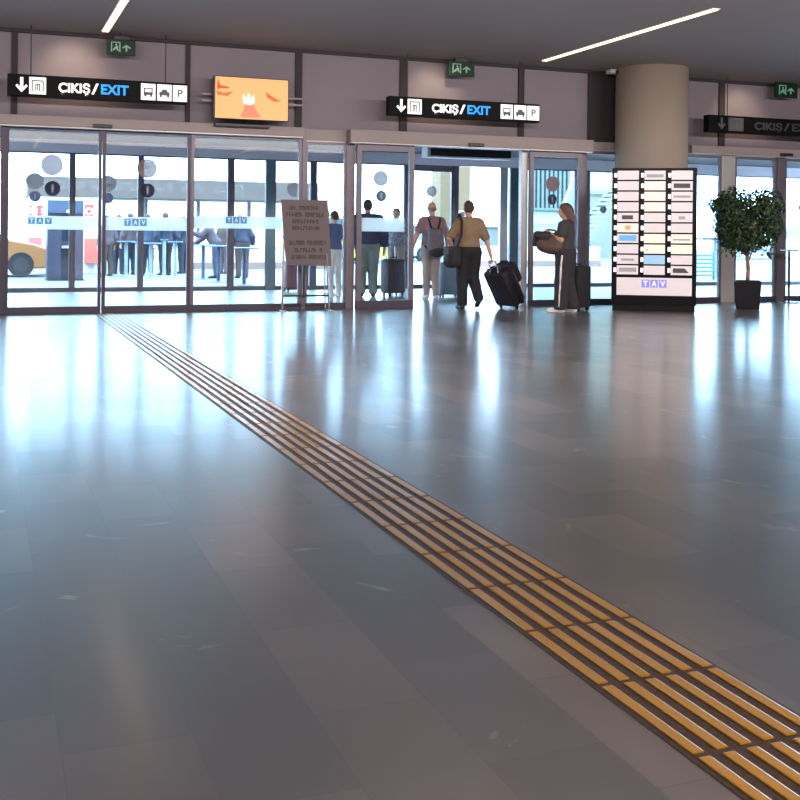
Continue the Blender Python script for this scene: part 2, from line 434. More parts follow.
# vestibule and outer facade
VCEIL = mat('vestibule_ceiling_paint', (80, 74, 80), .6, noise=.04, nscale=.7)
struct('ceiling_1', MB().box(X0, X1, F+.3, O+.2, 2.98, 3.2), VCEIL, 'low grey ceiling of the glass porch between the two door lines', 'ceiling')
OUTM = mat('outer_lintel_cladding', (236, 224, 232), .5, .0)
struct('wall_outer', MB().box(X0, X1, O-.08, O+.2, 2.74, 2.98), OUTM, 'lavender grey lintel over the outer porch doors', 'wall')
struct('roof', MB().box(X0, X1, F+.3, O+.2, 3.2, 4.4), SIDEW, 'solid building mass above the glass porch', 'building front')
for px, w, lab, m in [(-20, .1, 'outer porch post beyond the left edge', ALU_DARK), (72, .055, 'outer porch post in front of the ticket machine', ALU),
                   (140.5, .055, 'outer porch post between the first two bar tables', ALU), (230.5, .085, 'outer porch post in front of the leaning people', ALU),
                   (270, .18, 'broad teal grey post at the left side porch partition', mat('teal_grey_metal', (120, 140, 148), .4, .4)),
                   (313, .12, 'outer porch post behind the notice board', ALU), (407, .14, 'outer porch post behind the opened door', ALU), (455, .13, 'outer porch post behind the man in khaki', ALU),
                   (503, .2, 'pale outer porch post right of the doorway view', ALU_LIGHT), (514, .25, 'broad dark teal post right of the doorway view', mat('dark_teal_metal', (84, 98, 108), .4, .4)),
                   (577, .14, 'outer porch post behind the black suitcase', ALU), (586, .1, 'outer porch post by the outside staircase', ALU), (652, .1, 'outer porch post hidden behind the directory', ALU), (727, .1, 'outer porch post behind the tree', ALU),
                   (781, .1, 'outer porch post right of the tree', ALU), (860, .1, 'outer porch post beyond the right edge', ALU)]:
    x = AX(px, O)
    struct(f'trim_{N}', MB().box(x-w/2, x+w/2, O-.05, O+.05, 0, 2.74, .005), m, lab, 'door post'); N += 1
def opane(name, pa, pb, label, cat='window', dots=(), rail=.085, fr=.03, top=.03):
    leaf(name, AX(pa, O), AX(pb, O), O, 2.74, label, cat, fr, rail, ALU, mat('grey_rail', (98, 100, 112), .45, .4), dots=dots, top=top)
opane('window_7', -90, -22, 'outer porch pane beyond the left edge')
opane('door_7', -18, 70.5, 'outer porch door through which the taxi shows', 'door', [(35, 181, 7.6, 'grey'), (35, 196.3, 4.9, 'dark')])
opane('door_8', 73.5, 139, 'outer porch door behind the tactile paving end', 'door', [(108, 183.5, 7.6, 'grey'), (108, 198.3, 4.9, 'dark')])
opane('window_8', 142, 228.5, 'outer porch pane in front of the bar tables')
opane('window_9', 232.5, 266.5, 'outer porch pane in front of the person in navy jacket')
opane('window_10', 274, 311, 'outer porch pane behind the notice board', dots=[(294, 189.3, 7.2, 'grey')])
opane('window_11', 315, 404.5, 'outer porch pane behind the man in the porch')
opane('door_9', 409.5, 453, 'outer porch sliding door ahead of the backpack man', 'door', [(431.3, 191.3, 5.8, 'grey')], fr=.06, top=.14)
opane('window_12', 517, 575, 'outer porch pane behind the woman', dots=[])
opane('window_13', 588, 650, 'outer porch pane in front of the outside staircase', dots=[(603, 209.5, 4.2, 'dark')])
opane('window_14', 654, 725.5, 'outer porch pane left of the tree')
opane('window_15', 728.5, 779.5, 'outer porch pane behind the tree')
opane('door_10', 782.5, 858, 'outer porch door at the right edge', 'door', [(803, 207.5, 7, 'dark')])
# air curtain unit over the doorway
ac = empty('air_curtain', (AX(467, 20), 20, 2.74), 0, 'white framed dark air curtain slot hanging over the open doorway', 'air curtain')
MB().box(-.95, .95, -.15, .15, 0, .24, .01).build('casing', WHITE, ac)
MB().box(-.88, .9, -.165, -.15, .03, .18).build('grille', BLACK, ac)

# ------------------------------------------------------------------ ceiling lights
LAMP = bpy.data.materials.new('warm_lamp_diffuser'); LAMP.use_nodes = True
_b = LAMP.node_tree.nodes['Principled BSDF']; _b.inputs['Base Color'].default_value = (.8, .7, .55, 1)
_b.inputs['Emission Color'].default_value = (1, .72, .42, 1); _b.inputs['Emission Strength'].default_value = 3.4
def ceiling_light(x, y0, y1, label, w=.09):
    r = empty('ceiling_light', (x, (y0+y1)/2, CEIL), 0, label, 'ceiling light', 'linear lights in the ceiling')
    l = (y1-y0)/2
    MB().box(-w/2-.02, w/2+.02, -l-.02, l+.02, -.012, 0).build('housing', ALU_LIGHT, r)
    MB().box(-w/2, w/2, -l, l, -.02, -.0125).build('diffuser', LAMP, r)
ceiling_light(1.63, 11.2, 16.05, 'warm linear ceiling light at top left above the tactile paving')
ceiling_light(8.62, 11.3, 15.75, 'long slanting warm ceiling light at top right near the column')
for i, (x, y) in enumerate([(1.66, 1), (8.7, 1), (-5.2, 11.2), (-5.2, 1), (15.7, 11.3), (15.7, 1), (1.66, -7), (8.7, -7)]):
    ceiling_light(x, y, y+5, ['warm linear ceiling light overhead left', 'warm linear ceiling light overhead right', 'warm linear ceiling light far out left', 'warm linear ceiling light left of overhead',
                  'warm linear ceiling light far out right', 'warm linear ceiling light right of overhead', 'warm linear ceiling light behind on the left', 'warm linear ceiling light behind on the right'][i])

cdv = empty('ceiling_camera', (AX(614, F-.35), F-.35, CEIL), 0, 'small pale camera box fixed at the ceiling just left of the column', 'security camera')
MB().box(-.15, .15, -.08, .08, -.1, -.02, .02).build('housing', mat('camera_pale', (170, 160, 162), .5), cdv)
MB().cyl((0, 0, -.02), (0, 0, 0), .05).build('bracket', DKGREY, cdv)
MB().sphere((-.02, -.07, -.07), .035).build('lens_dome', BLACK, cdv, True)
# ------------------------------------------------------------------ signs
SIGNBOX = mat('black_sign_box', (9, 7, 11), .5, spec=.1)
LIT = mat('lit_white', (238, 240, 240), .5, emit=.72)
LITBLUE = mat('lit_blue', (14, 150, 245), .5, emit=.8)
INK = mat('sign_ink', (96, 96, 100), .6)
UNLIT = mat('unlit_white', (78, 78, 84), .5)
UNLIT2 = mat('unlit_dim', (50, 52, 58), .5)
def picto(kind, x, z, s, y0, y1, m, par):
    mb = MB()
    def R(a, b, c, d): mb.prism([(x+a*s, z+c*s), (x+b*s, z+c*s), (x+b*s, z+d*s), (x+a*s, z+d*s)], y0, y1)
    if kind == 'lift':
        R(-.36, -.29, -.36, .32); R(.29, .36, -.36, .32); R(-.36, .36, .27, .34)
        R(-.14, -.08, -.36, .1); R(.08, .14, -.36, .1); R(-.14, .14, .06, .12); R(-.03, .03, -.3, .06)
    elif kind == 'bus':
        R(-.3, .3, .2, .27); R(-.3, -.22, -.2, .27); R(.22, .3, -.2, .27); R(-.3, .3, -.22, -.02); R(-.26, -.12, -.34, -.22); R(.12, .26, -.34, -.22)
    elif kind == 'car':
        mb.prism([(x-.36*s, z-.2*s), (x+.36*s, z-.2*s), (x+.36*s, z+.02*s), (x+.22*s, z+.06*s), (x+.14*s, z+.22*s), (x-.14*s, z+.22*s), (x-.22*s, z+.06*s), (x-.36*s, z+.02*s)], y0, y1)
        R(-.32, -.18, -.32, -.2); R(.18, .32, -.32, -.2)
    return mb.build('pictogram', m, par)
def exit_sign(px0, px1, py0, py1, Y, label, lit=True):
    a = at(px0, py0, Y); b = at(px1, py1, Y)
    xa, xb = a.x, b.x; z1, z0 = 3.385, 3.08
    r = empty('exit_sign', ((xa+xb)/2, Y, (z0+z1)/2), 0, label, 'exit sign', 'hanging exit signs')
    w = (xb-xa)/2; hh = (z1-z0)/2
    MB().box(-w, w, 0, .16, -hh, hh, .008).build('housing', SIGNBOX, r)
    for s in (-.75, .75):
        MB().cyl((w*s, .08, hh), (w*s, .08, CEIL-(z0+z1)/2), .008).build('hanging_rod', DKGREY, r)
    W = LIT if lit else UNLIT; B = LITBLUE if lit else UNLIT2; W2 = LIT if lit else UNLIT2
    L = 2*w; X = lambda t: -w+t*L
    # down arrow
    x = X(.075); s = hh*2
    MB().prism([(x-.02*s*1.6, s*.33), (x+.02*s*1.6*1, s*.33), (x+.032*s*1, -s*.12)] and
               [(x-.07*s, .36*s), (x+.07*s, .36*s), (x+.07*s, -.1*s), (x+.19*s, .04*s), (x+.27*s, -.04*s), (x, -.33*s), (x-.27*s, -.04*s), (x-.19*s, .04*s), (x-.07*s, -.1*s)], -.006, 0).build('arrow', W, r)
    def panel(t0, t1, kind):
        p = MB().box(X(t0), X(t1), -.006, 0, -hh*.78, hh*.78).build('pictogram_panel', W, r)
        xm = (X(t0)+X(t1))/2; sz = X(t1)-X(t0)
        if kind == 'P': text('letter', 'P', INK, p, xm-sz*.16, xm+sz*.2, -sz*.26, sz*.28, -.0062, .02, .003)
        else: picto(kind, xm, 0, sz, -.009, -.0062, INK, p)
    panel(.115, .205, 'lift')
    text('lettering', 'ÇIKIŞ', W2, r, X(.272), X(.445), -hh*.72, hh*.47, 0, .035, .006)
    text('slash', '/', W2, r, X(.452), X(.492), -hh*.52, hh*.5, 0, .02, .006)
    text('lettering', 'EXIT', B, r, X(.505), X(.66), -hh*.47, hh*.47, 0, .03, .006)
    panel(.73, .813, 'bus'); panel(.823, .906, 'car'); panel(.914, .996, 'P')
    return r
SY = F-.42
exit_sign(7.5, 187.5, 72.5, 103, SY, 'lit black exit sign on the left, over the tactile paving end')
exit_sign(389.5, 539.5, 96.5, 121.7, SY, 'lit black exit sign over the open doorway with travellers')
exit_sign(709, 868, 116, 131, SY, 'unlit black exit sign right of the column above the tree', lit=False)
GREEN = mat('green_sign_face', (6, 40, 32), .4, emit=.08, spec=.2)
GLIT = mat('green_sign_print', (120, 156, 136), .4, emit=.2)
def emergency(px0, px1, py0, py1, Y, label):
    a = at(px0, py0, Y); b = at(px1, py1, Y)
    r = empty('emergency_exit_sign', ((a.x+b.x)/2, Y, (a.z+b.z)/2), 0, label, 'emergency exit sign', 'green running man signs')
    w = (b.x-a.x)/2; hh = (a.z-b.z)/2
    MB().box(-w, w, 0, .05, -hh, hh, .006).build('sign_face', GREEN, r)
    MB().box(-w*.5, w*.5, .0, .08, hh, hh+.05).build('battery_housing', DKGREY, r)
    MB().cyl((0, .03, hh+.05), (0, .03, CEIL-r.location.z), .012).build('hanging_rod', DKGREY, r)
    mb = MB(); s = hh
    mb.box(-w*.72, -w*.64, -.005, 0, -s*.62, s*.62).box(-w*.14, -w*.06, -.005, 0, -s*.62, s*.62).box(-w*.72, -w*.06, -.005, 0, s*.55, s*.66)
    mb.disc(-w*.36, s*.3, s*.13, -.005, 0, 12)
    mb.prism([(-w*.5, -s*.1), (-w*.34, s*.16), (-w*.2, s*.1), (-w*.24, -s*.15), (-w*.16, -s*.5), (-w*.26, -s*.5), (-w*.36, -s*.2), (-w*.54, -s*.5), (-w*.6, -s*.42)], -.005, 0)
    mb.build('running_man', GLIT, r)
    MB().prism([(w*.3, -s*.5), (w*.42, -s*.5), (w*.42, s*.05), (w*.62, -s*.15), (w*.68, -s*.02), (w*.36, s*.36), (w*.06, -s*.02), (w*.12, -s*.15), (w*.3, s*.05)], -.005, 0).build('arrow', GLIT, r)
emergency(107, 135.5, 38.5, 56, F-.25, 'green emergency exit sign above the first exit sign')
emergency(449, 474.5, 60.5, 77, F-.25, 'green emergency exit sign above the middle exit sign')
emergency(776, 797.5, 82, 98.5, F-.25, 'green emergency exit sign at the right above the unlit sign')

# television
a = at(213.5, 76, F-.25); b = at(288.5, 122, F-.25)
tv = empty('television', ((a.x+b.x)/2, F-.25, (a.z+b.z)/2-.0), 0, 'wall television showing an orange and cream picture', 'television')
w = (b.x-a.x)/2; hh = (3.51-2.9)/2; tv.location.z = 3.235; hh = .325
MB().box(-w, w, 0, .07, -hh, hh, .008).build('casing', BLACK, tv)
CREAM = mat('screen_cream', (228, 172, 116), .4, emit=.62, spec=.1)
scr = MB().box(-w+.03, w-.014, -.004, 0, -hh+.014, hh-.014).build('screen', CREAM, tv)
def blob(pts, rgb, nm): MB().prism([(x*w, z*hh) for x, z in pts], -.0065, -.0045).build('screen_picture', mat(nm, rgb, .4, emit=.6, spec=.1), scr)
blob([(-.9, .88), (-.82, .55), (-.6, .5), (-.62, .42), (-.84, .42), (-.9, .3)], (205, 78, 48), 'screen_red')
blob([(.36, .36), (.58, .12), (.8, -.06), (.6, -.08), (.42, .1)], (225, 100, 55), 'screen_orange')
blob([(-.24, .16), (-.2, .2), (-.14, -.02), (-.1, .24), (-.05, .24), (-.02, -.02), (.04, .18), (.08, .14), (.08, -.2), (-.04, -.32), (-.22, -.22)], (236, 226, 222), 'screen_pale')
blob([(-.3, -.88), (-.2, -.5), (-.18, -.3), (.06, -.3), (.12, -.5), (.26, -.88)], (235, 130, 110), 'screen_pink')
blob([(-.92, .3), (-.72, .22), (-.5, .3), (-.62, .06), (-.9, .1)], (190, 120, 70), 'screen_brown')
MB().box(-w*.95, w*.5, -.02, .06, -hh-.11, -hh-.06, .008).build('sound_bar', DKGREY, tv)
rl = MB()
for dz in (.0, .1): rl.box(-w*1.25, w*1.42, .09, .11, -.06+dz, -.035+dz)
rl.box(-.3, -.22, .07, .3, -.2, .2).box(.22, .3, .07, .3, -.2, .2)
rl.build('wall_mount', ALU, tv)

# ------------------------------------------------------------------ lit directory
ka, kb = gd(611.5, 311), gd(694.5, 311)
KC = gd(653.2, 311.5); KR = -math.radians(33); kY = KC.y
kd = empty('directory_board', KC, KR, 'tall black backlit directory board with three columns of white panels', 'directory board')
w = .662; KH = 1.2+(at(653, 168, kY).z-1.2)
MB().box(-w, w, 0, .2, .1, KH, .012).build('housing', mat('kiosk_black', (14, 11, 15), .35, spec=.15), kd)
MB().box(-w+.02, w-.02, .02, .19, 0, .1).build('plinth', mat('plinth_black', (12, 11, 14), .4, spec=.2), kd)
PANEL = mat('lit_panel', (212, 202, 206), .4, emit=.4)
PINKP = mat('lit_panel_pinkish', (238, 218, 212), .4, emit=.4)
CREAMP = mat('lit_panel_cream', (232, 226, 210), .4, emit=.4)
BLUEP = mat('lit_panel_blue', (150, 192, 224), .4, emit=.4)
MARK_DK = mat('panel_mark_dark', (70, 68, 72), .5, emit=.2)
MARK_GR = mat('panel_mark_grey', (150, 146, 152), .5, emit=.45)
MARK_OR = mat('panel_mark_orange', (236, 160, 80), .5, emit=.4)
MARK_BL = mat('panel_mark_blue', (96, 160, 214), .5, emit=.6)
SQ = mat('lit_square', (245, 240, 240), .4, emit=.85)
def kx(px): return (px-653.2)/84*1.324
cols = [(616.5, 637.8), (643.3, 664.2), (670, 690.8)]
ztop, zbot = AZ(653, 170.6, kY), AZ(653, 276.3, kY)
ph = (ztop-zbot)/10
marks = {(0, 4): ('dk', .22, .74, .28, .72), (0, 5): ('or', .38, .62, .3, .75), (0, 6): ('bl', .1, .9, .2, .85), (0, 8): ('gr', .2, .8, .35, .6), (0, 9): ('gr', .1, .92, .3, .75),
         (1, 0): ('gr', .1, .9, .25, .6), (2, 1): ('dk', .1, .88, .25, .75), (2, 2): ('gr', .1, .9, .35, .6), (2, 4): ('gr', .35, .65, .3, .65), (2, 6): ('gr', .1, .9, .3, .5), (2, 9): ('dk2', .1, .85, .25, .75), (1, 7): ('gr', .12, .18, .3, .5)}
for ci, (pa, pb) in enumerate(cols):
    xa, xb = kx(pa), kx(pb)
    for ri in range(10):
        z1 = ztop-ri*ph; z0 = z1-ph*.86
        m = BLUEP if (ci, ri) == (1, 8) else PINKP if (ci, ri) in ((0, 5), (1, 1), (1, 2), (1, 3)) else CREAMP if (ci, ri) in ((1, 6), (1, 7), (2, 6), (2, 7)) else PANEL
        p = MB().box(xa, xb, -.008, 0, z0, z1, .003).build('directory_panel', m, kd)
        if m is BLUEP: p['label'] = 'pale blue panel'
        MB().box(xa-.05, xa-.006, -.008, 0, z0+ph*.22, z1-ph*.22, .003).build('indicator_light', SQ, kd)
        if (ci, ri) in marks:
            k, a, b, c, d = marks[(ci, ri)]
            X = lambda t: xa+(xb-xa)*t
            Z = lambda t: z0+(z1-z0)*t
            mm = {'dk': MARK_DK, 'dk2': MARK_DK, 'or': MARK_OR, 'bl': MARK_BL, 'gr': MARK_GR}[k]
            if k == 'dk2': pts = [(X(a), Z(c)), (X(b), Z(c)), (X(b-.2), Z(d)), (X(a), Z(d))]
            else: pts = [(X(a), Z(c)), (X(b), Z(c)), (X(b), Z(d)), (X(a), Z(d))]
            MB().prism(pts, -.0115, -.0085).build('panel_mark', mm, p)
lp = MB().box(kx(616.5), kx(690.8), -.008, 0, AZ(653, 295.5, kY), AZ(653, 277.8, kY), .003).build('logo_panel', PANEL, kd)
VIO = mat('logo_violet', (128, 124, 214), .5, emit=.6)
la, lb = kx(641.5), kx(666); s = (lb-la-.03)/3
for i, ch in enumerate('TAV'):
    x = la+i*(s+.015); z0, z1 = AZ(653, 287.5, kY), AZ(653, 279.8, kY)
    q = MB().box(x, x+s, -.0115, -.0085, z0, z1).build('logo_square', VIO, lp)
    text('letter', ch, SQ, q, x+s*.2, x+s*.8, z0+(z1-z0)*.16, z1-(z1-z0)*.16, -.0118, .01, .002)

# ------------------------------------------------------------------ potted tree
pp = Vector((AX(748, 14.9), 14.9, 0))
pt = empty('potted_tree', pp, -.66, 'bushy dark green indoor tree in a tall black square pot', 'potted plant')
pw = .222; pH = .46
MB().prism([(-pw*.86, 0), (pw*.86, 0), (pw, pH), (-pw, pH)], -pw, pw).build('pot', mat('pot_black', (22, 19, 27), .4, spec=.2), pt, bevel=.012)
MB().box(-pw*.9, pw*.9, -pw*.9, pw*.9, pH, pH+.012).build('soil', mat('potting_soil', (52, 42, 34), .95, noise=.4, nscale=30), pt)
TR = mat('pale_bark', (150, 118, 94), .85, noise=.25, nscale=14)
tr = MB().tube([(0, 0, pH), (.01, 0, pH+.2), (-.01, .01, pH+.42)], .034)
ends = []
for a0, l in [(0, .6), (1.1, .55), (2.2, .62), (3.2, .6), (4.1, .5), (5.2, .58)]:
    st = Vector((-.01, .01, pH+.28+.03*a0)); e = st+Vector((math.cos(a0)*.26, math.sin(a0)*.22, l)); mid = (st+e)/2+Vector((0, 0, .05))
    tr.tube([st, mid, e], .013); ends.append(e)
tr.build('trunk', TR, pt, smooth=True)
LEAF = mat('dark_ficus_leaf', (38, 62, 30), .45, noise=.45, nscale=7)
bm = bmesh.new()
blobs = [((-.2, 0, 1.7), (.38, .38, .37)), ((.27, .02, 1.74), (.33, .36, .33)), ((.02, .02, 1.32), (.48, .42, .34)), ((-.32, .05, 1.4), (.25, .3, .3)), ((.38, 0, 1.36), (.2, .28, .26)), ((-.5, 0, 1.76), (.16, .16, .12)), ((-.05, 0, 1.12), (.36, .34, .17)), ((-.3, 0, 1.16), (.2, .22, .16))]
def add_leaf(p, n, sz):
    t = n.orthogonal().normalized(); t.rotate(Matrix.Rotation(random.random()*6.28, 3, n)); bt = n.cross(t)
    pts = [p, p+t*sz*.45+bt*sz*.24, p+t*sz, p+t*sz*.45-bt*sz*.24]
    pts[2] -= n*sz*.25
    bm.faces.new([bm.verts.new(q) for q in pts])
for c, r in blobs:
    k = int(11000*r[0]*r[2])
    for _ in range(k):
        d = Vector((random.gauss(0, 1), random.gauss(0, 1), random.gauss(0, 1))).normalized()
        rad = random.random()**.45*1.02
        p = Vector(c)+Vector((d.x*r[0], d.y*r[1], d.z*r[2]))*rad
        add_leaf(p, (d+Vector((random.uniform(-.6, .6), random.uniform(-.6, .6), random.uniform(0, .9)))).normalized(), random.uniform(.06, .1))
for _ in range(260):
    a0 = random.random()*6.28; rr = random.uniform(.15, .5)
    add_leaf(Vector((math.cos(a0)*rr, math.sin(a0)*rr*.8, random.uniform(.9, 1.2))), Vector((random.uniform(-1, 1), random.uniform(-1, 1), .4)).normalized(), random.uniform(.05, .08))
o = MB(); o.bm.free(); o.bm = bm
me = bpy.data.meshes.new('foliage'); bm.to_mesh(me); bm.free(); me.materials.append(LEAF)
fo = bpy.data.objects.new('foliage', me); COL.objects.link(fo); fo.parent = pt

# ------------------------------------------------------------------ tactile paving
BASE = mat('tactile_base', (78, 60, 52), .55, noise=.35, nscale=60)
YEL = mat('tactile_yellow', (194, 136, 20), .32, noise=.06, nscale=9)
for _m in (YEL,):
    _n = _m.node_tree.nodes['Principled BSDF']; _n.inputs['Coat Weight'].default_value = .6; _n.inputs['Coat Roughness'].default_value = .2; _n.inputs['Coat IOR'].default_value = 1.6
sx = 1.725
tp = empty('tactile_paving', (sx, 8, 0), 0, 'yellow ribbed tactile guide strip running across the floor to the doors', 'tactile paving')
MB().box(-.2, .2, -7.6, 8.2, .0, .003).build('base_strip', BASE, tp)
def bar_row(yc):
    mb = MB()
    for i in range(6):
        x = -.168+i*.0672
        mb.box(x-.0165, x+.0165, -.196, .196, .003, .0085, .004)
    o = mb.build('rib_row', YEL, tp); o.location.y = yc
    return o
row = bar_row(2.48+.2065-8)
for k in range(-4, 33):
    if k == 0: continue
    c = row.copy(); COL.objects.link(c); c.parent = tp; c.location.y = 2.48+.2065-8+.413*k

# ------------------------------------------------------------------ notice board on a stand
nb = empty('notice_board', (4.72, 16.05, 0), 0, 'grey printed notice board on a slim metal stand by the doors', 'notice board')
nY = 16.05
def nx(px): return AX(px, nY)-4.72
def nz(px, py): return AZ(px, py, nY)
st = MB()
st.tube([(nx(281.5), -.1, .0), (nx(284), .0, 1.3)], .014).tube([(nx(328), -.1, 0), (nx(325), 0, 1.3)], .014)
st.build('front_legs', CHROME, nb)
MB().tube([(nx(284), .02, 1.28), (nx(286), .22, .0)], .012).tube([(nx(325), .02, 1.28), (nx(330), .22, 0)], .012).build('rear_legs', CHROME, nb)
MB().tube([(nx(282.3), -.085, .24), (nx(327.6), -.085, .24)], .013).build('cross_bar', DKGREY, nb)
MB().box(nx(304)-.015, nx(304)+.015, -.015, .015, .2, 1.3).build('centre_post', DKGREY, nb)
for px in (281.5, 328): MB().box(nx(px)-.04, nx(px)+.05, -.16, -.03, 0, .02, .006).build('foot', ALU_LIGHT, nb)
NB = mat('notice_grey_board', (106, 94, 95), .7)
bd = MB().prism([(nx(280), nz(280, 199.5)), (nx(326.5), nz(326.5, 200.5)), (nx(331), nz(331, 266)), (nx(286), nz(286, 265))][::-1], -.045, -.02).build('board', NB, nb)
MB().prism([(nx(326), nz(326, 203)), (nx(329.5), nz(329, 216)), (nx(328), nz(328, 217))], -.02, .03).build('back_panel', NB, nb)
TXT = mat('notice_text', (62, 54, 58), .8)
for (pa, pb, ya, yb, words) in [(288.5, 317.5, 206, 209.8, (3, 8)), (285.5, 323, 212.5, 217, (6, 7)), (291.5, 318, 219.5, 223.5, (9,)), (291.5, 319, 226, 230.2, (10,)),
                            (288.5, 326, 240.5, 245, (7, 9)), (294, 322, 248, 252, (8, 1)), (291, 326, 255, 259, (7, 8))]:
    xa, xb, z0, z1 = nx(pa), nx(pb), nz((pa+pb)/2, yb), nz((pa+pb)/2, ya)
    n = sum(words)+len(words)-1; cw = (xb-xa)/n; mb = MB(); i = 0; rr = random.Random(int(pa*10))
    for wl in words:
        for _ in range(wl):
            x = xa+i*cw; i += 1
            hb = rr.choice([.0, .45, .85])
            mb.box(x, x+cw*.28, -.0465, -.0445, z0, z1)
            mb.box(x+cw*.28, x+cw*.8, -.0465, -.0445, z0+(z1-z0)*hb*.85, z0+(z1-z0)*(hb*.85+.2))
            if rr.random() < .6: mb.box(x+cw*.55, x+cw*.8, -.0465, -.0445, z0, z1)
        i += 1
    mb.build('printed_line', TXT, bd)

# slim stand at right
ps = empty('barrier_post', (13.9, 16.0, 0), 0, 'slim metal stand with round base by the right hand doors', 'stand')
MB().lathe([(.2, 0), (.2, .012), (.17, .022), (.03, .03)], 28).build('base', CHROME, ps, smooth=False)
MB().cyl((0, 0, .03), (0, 0, .96), .022).build('pole', DKGREY, ps)
MB().box(-.13, .13, -.1, .1, .955, .985, .01).build('top_plate', ALU_LIGHT, ps)

# ------------------------------------------------------------------ people
SKIN = mat('skin', (196, 148, 124), .55)
EYE = mat('eye_dark', (40, 30, 28), .3)
def V3(*a): return np.array(a, float)
def hand_prims(W, d, n, s, fr=.0085, curl=.5):
    """palm, four unequal fingers with two bends and a thumb, from wrist W along d; n = curl direction, s = thumb side."""
    W, d, n, s = [np.array(q, float) for q in (W, d, n, s)]
    d /= np.linalg.norm(d); n = n-d*n.dot(d); n /= np.linalg.norm(n); s = s-d*s.dot(d)-n*s.dot(n); s /= np.linalg.norm(s)
    P = []
    for off in (-.022, 0, .022):
        P.append(('c', W+d*.012+s*off*.7, W+d*.078+s*off, .015, .013, .012))
    for i, L in enumerate((.062, .074, .08, .072)):
        b = W+d*.085+s*(-.031+i*.0205)
        d1 = d*math.cos(curl)+n*math.sin(curl); d2 = d*math.cos(2.1*curl)+n*math.sin(2.1*curl)
        m = b+d1*L*.5
        P.append(('c', b, m, fr, fr*.95, .004)); P.append(('c', m, m+d2*L*.5, fr*.95, fr*.85, .004))
    t0 = W+d*.03+s*.03; t1 = t0+(d*.6+s*.75+n*.3)*.036; t2 = t1+(d*.85+s*.15+n*.5)*.03
    P.append(('c', t0, t1, fr*1.25, fr*1.1, .008)); P.append(('c', t1, t2, fr*1.1, fr*.95, .004))
    return P
def person(label, x, y, rot, height, cols, arms=None, legs=None, vox=.0095, lean=0.0, hair='short', build=1.0, group=None,
           shirt_sleeve=.55, loose=0.0, head_turn=0.0, untucked=True, z=0.0, tl=0.0):
    """local frame: faces +Y, own right hand towards +X, feet on z=0."""
    sc = height/1.75
    r = empty('person', (x, y, z), rot, label, 'person', group)
    arms = arms or {}; legs = legs or {}
    b = build
    ln = lambda p: V3(p[0], p[1]+max(0, p[2]-.95)*math.tan(lean), .95+(p[2]-.95)*math.cos(lean) if p[2] > .95 else p[2])
    torso = [('e', ln((0, 0, 1.29)), (.165*b, .112*b, .2), .05), ('e', ln((0, .012, 1.1)), (.148*b, .112*b, .17), .05),
             ('c', ln((-.135*b, -.005, 1.415)), ln((.135*b, -.005, 1.415)), .056, .056, .05)]
    hips = [('e', V3(0, 0, .95), (.168*b, .12*b, .125), .05)]
    hd = ln((0, .02, 1.635))
    neck = [('c', ln((0, -.012, 1.43)), ln((0, .01, 1.56)), .058, .052, .03)]
    ct, stn = math.cos(head_turn), math.sin(head_turn)
    hp = lambda dx, dy, dz: hd+V3(dx*ct-dy*stn, dx*stn+dy*ct, dz)
    head = [('e', hp(0, 0, .025), (.077, .096, .1), .03), ('e', hp(0, .025, -.045), (.058, .068, .072), .03),
            ('c', hp(0, .095, .0), hp(0, .112, -.028), .011, .014, .012),      # nose
            ('c', hp(-.035, .085, .022), hp(.035, .085, .022), .011, .011, .012),  # brow
            ('c', hp(-.02, .087, -.062), hp(.02, .087, -.062), .007, .007, .008),  # lips
            ('e', hp(-.079, -.005, -.005), (.011, .02, .03), .008), ('e', hp(.079, -.005, -.005), (.011, .02, .03), .008)]
    body = []; upper = []; leg_p = []; shoes = []
    wr = {}
    for sd, sg in (('L', -1), ('R', 1)):
        sh = ln((sg*.175*b, -.005, 1.40))
        el, wz, curl = arms.get(sd, ((sg*.245*b, -.03, 1.12), (sg*.262*b, .03, .875), .5))
        el, wz = V3(*el), V3(*wz)
        upper.append(('c', sh, sh+(el-sh)*shirt_sleeve, .056, .05, .035))
        if shirt_sleeve > .95: upper.append(('c', el, wz, .048, .036, .03))
        body += [('c', sh, el, .05, .04, .03), ('c', el, wz, .039, .027, .02)]
        d = wz-el; d = d/np.linalg.norm(d)
        n = V3(-sg*1.0, .35, 0)
        s = V3(0, 1, .2) if abs(d[1]) < .85 else V3(-sg*.5, 0, 1)
        body += hand_prims(wz, d, n, s, fr=max(.0085, vox*.95), curl=curl)
        wr[sd] = wz+d*.07
        hp_, kn, an, toe = legs.get(sd, (None, (sg*.1, .012, .5), (sg*.105, -.02, .085), (sg*.125, .16, .03)))
        hip = V3(sg*.088*b, 0, .9); kn, an, toe = V3(*kn), V3(*an), V3(*toe)
        leg_p += [('c', hip, kn, .086*b, .058, .03), ('c', kn, an+(kn-an)*.02, .06, .046, .03)]
        body += [('c', hip, kn, .08, .054, .03), ('c', kn, kn+(an-kn)*.45, .052, .052, .03), ('c', kn+(an-kn)*.4, an, .05, .035, .03), ('c', an-V3(0, .02, .03), toe, .035, .03, .02)]
        heel = an+V3(0, -.03, -.04)
        shoes.append([('c', heel, toe, .042, .036, .01), ('c', an, heel, .042, .042, .02), ('c', V3(*((heel+toe)/2))+V3(0, 0, .012), toe+V3(0, 0, .002), .04, .034, .02)])
    allb = torso+hips+neck+head+body
    bo = sdf('body', [(*p[:-1], p[-1]) if p[0] != 'b' else p for p in allb], cols.get('skin', SKIN), r, vox, scale=sc)
    g = .02+loose
    sz0 = .9 if untucked else 1.0
    shirt = torso+upper+([('e', V3(0, 0, .99), (.165*b, .118*b, .12), .05)] if untucked else [])
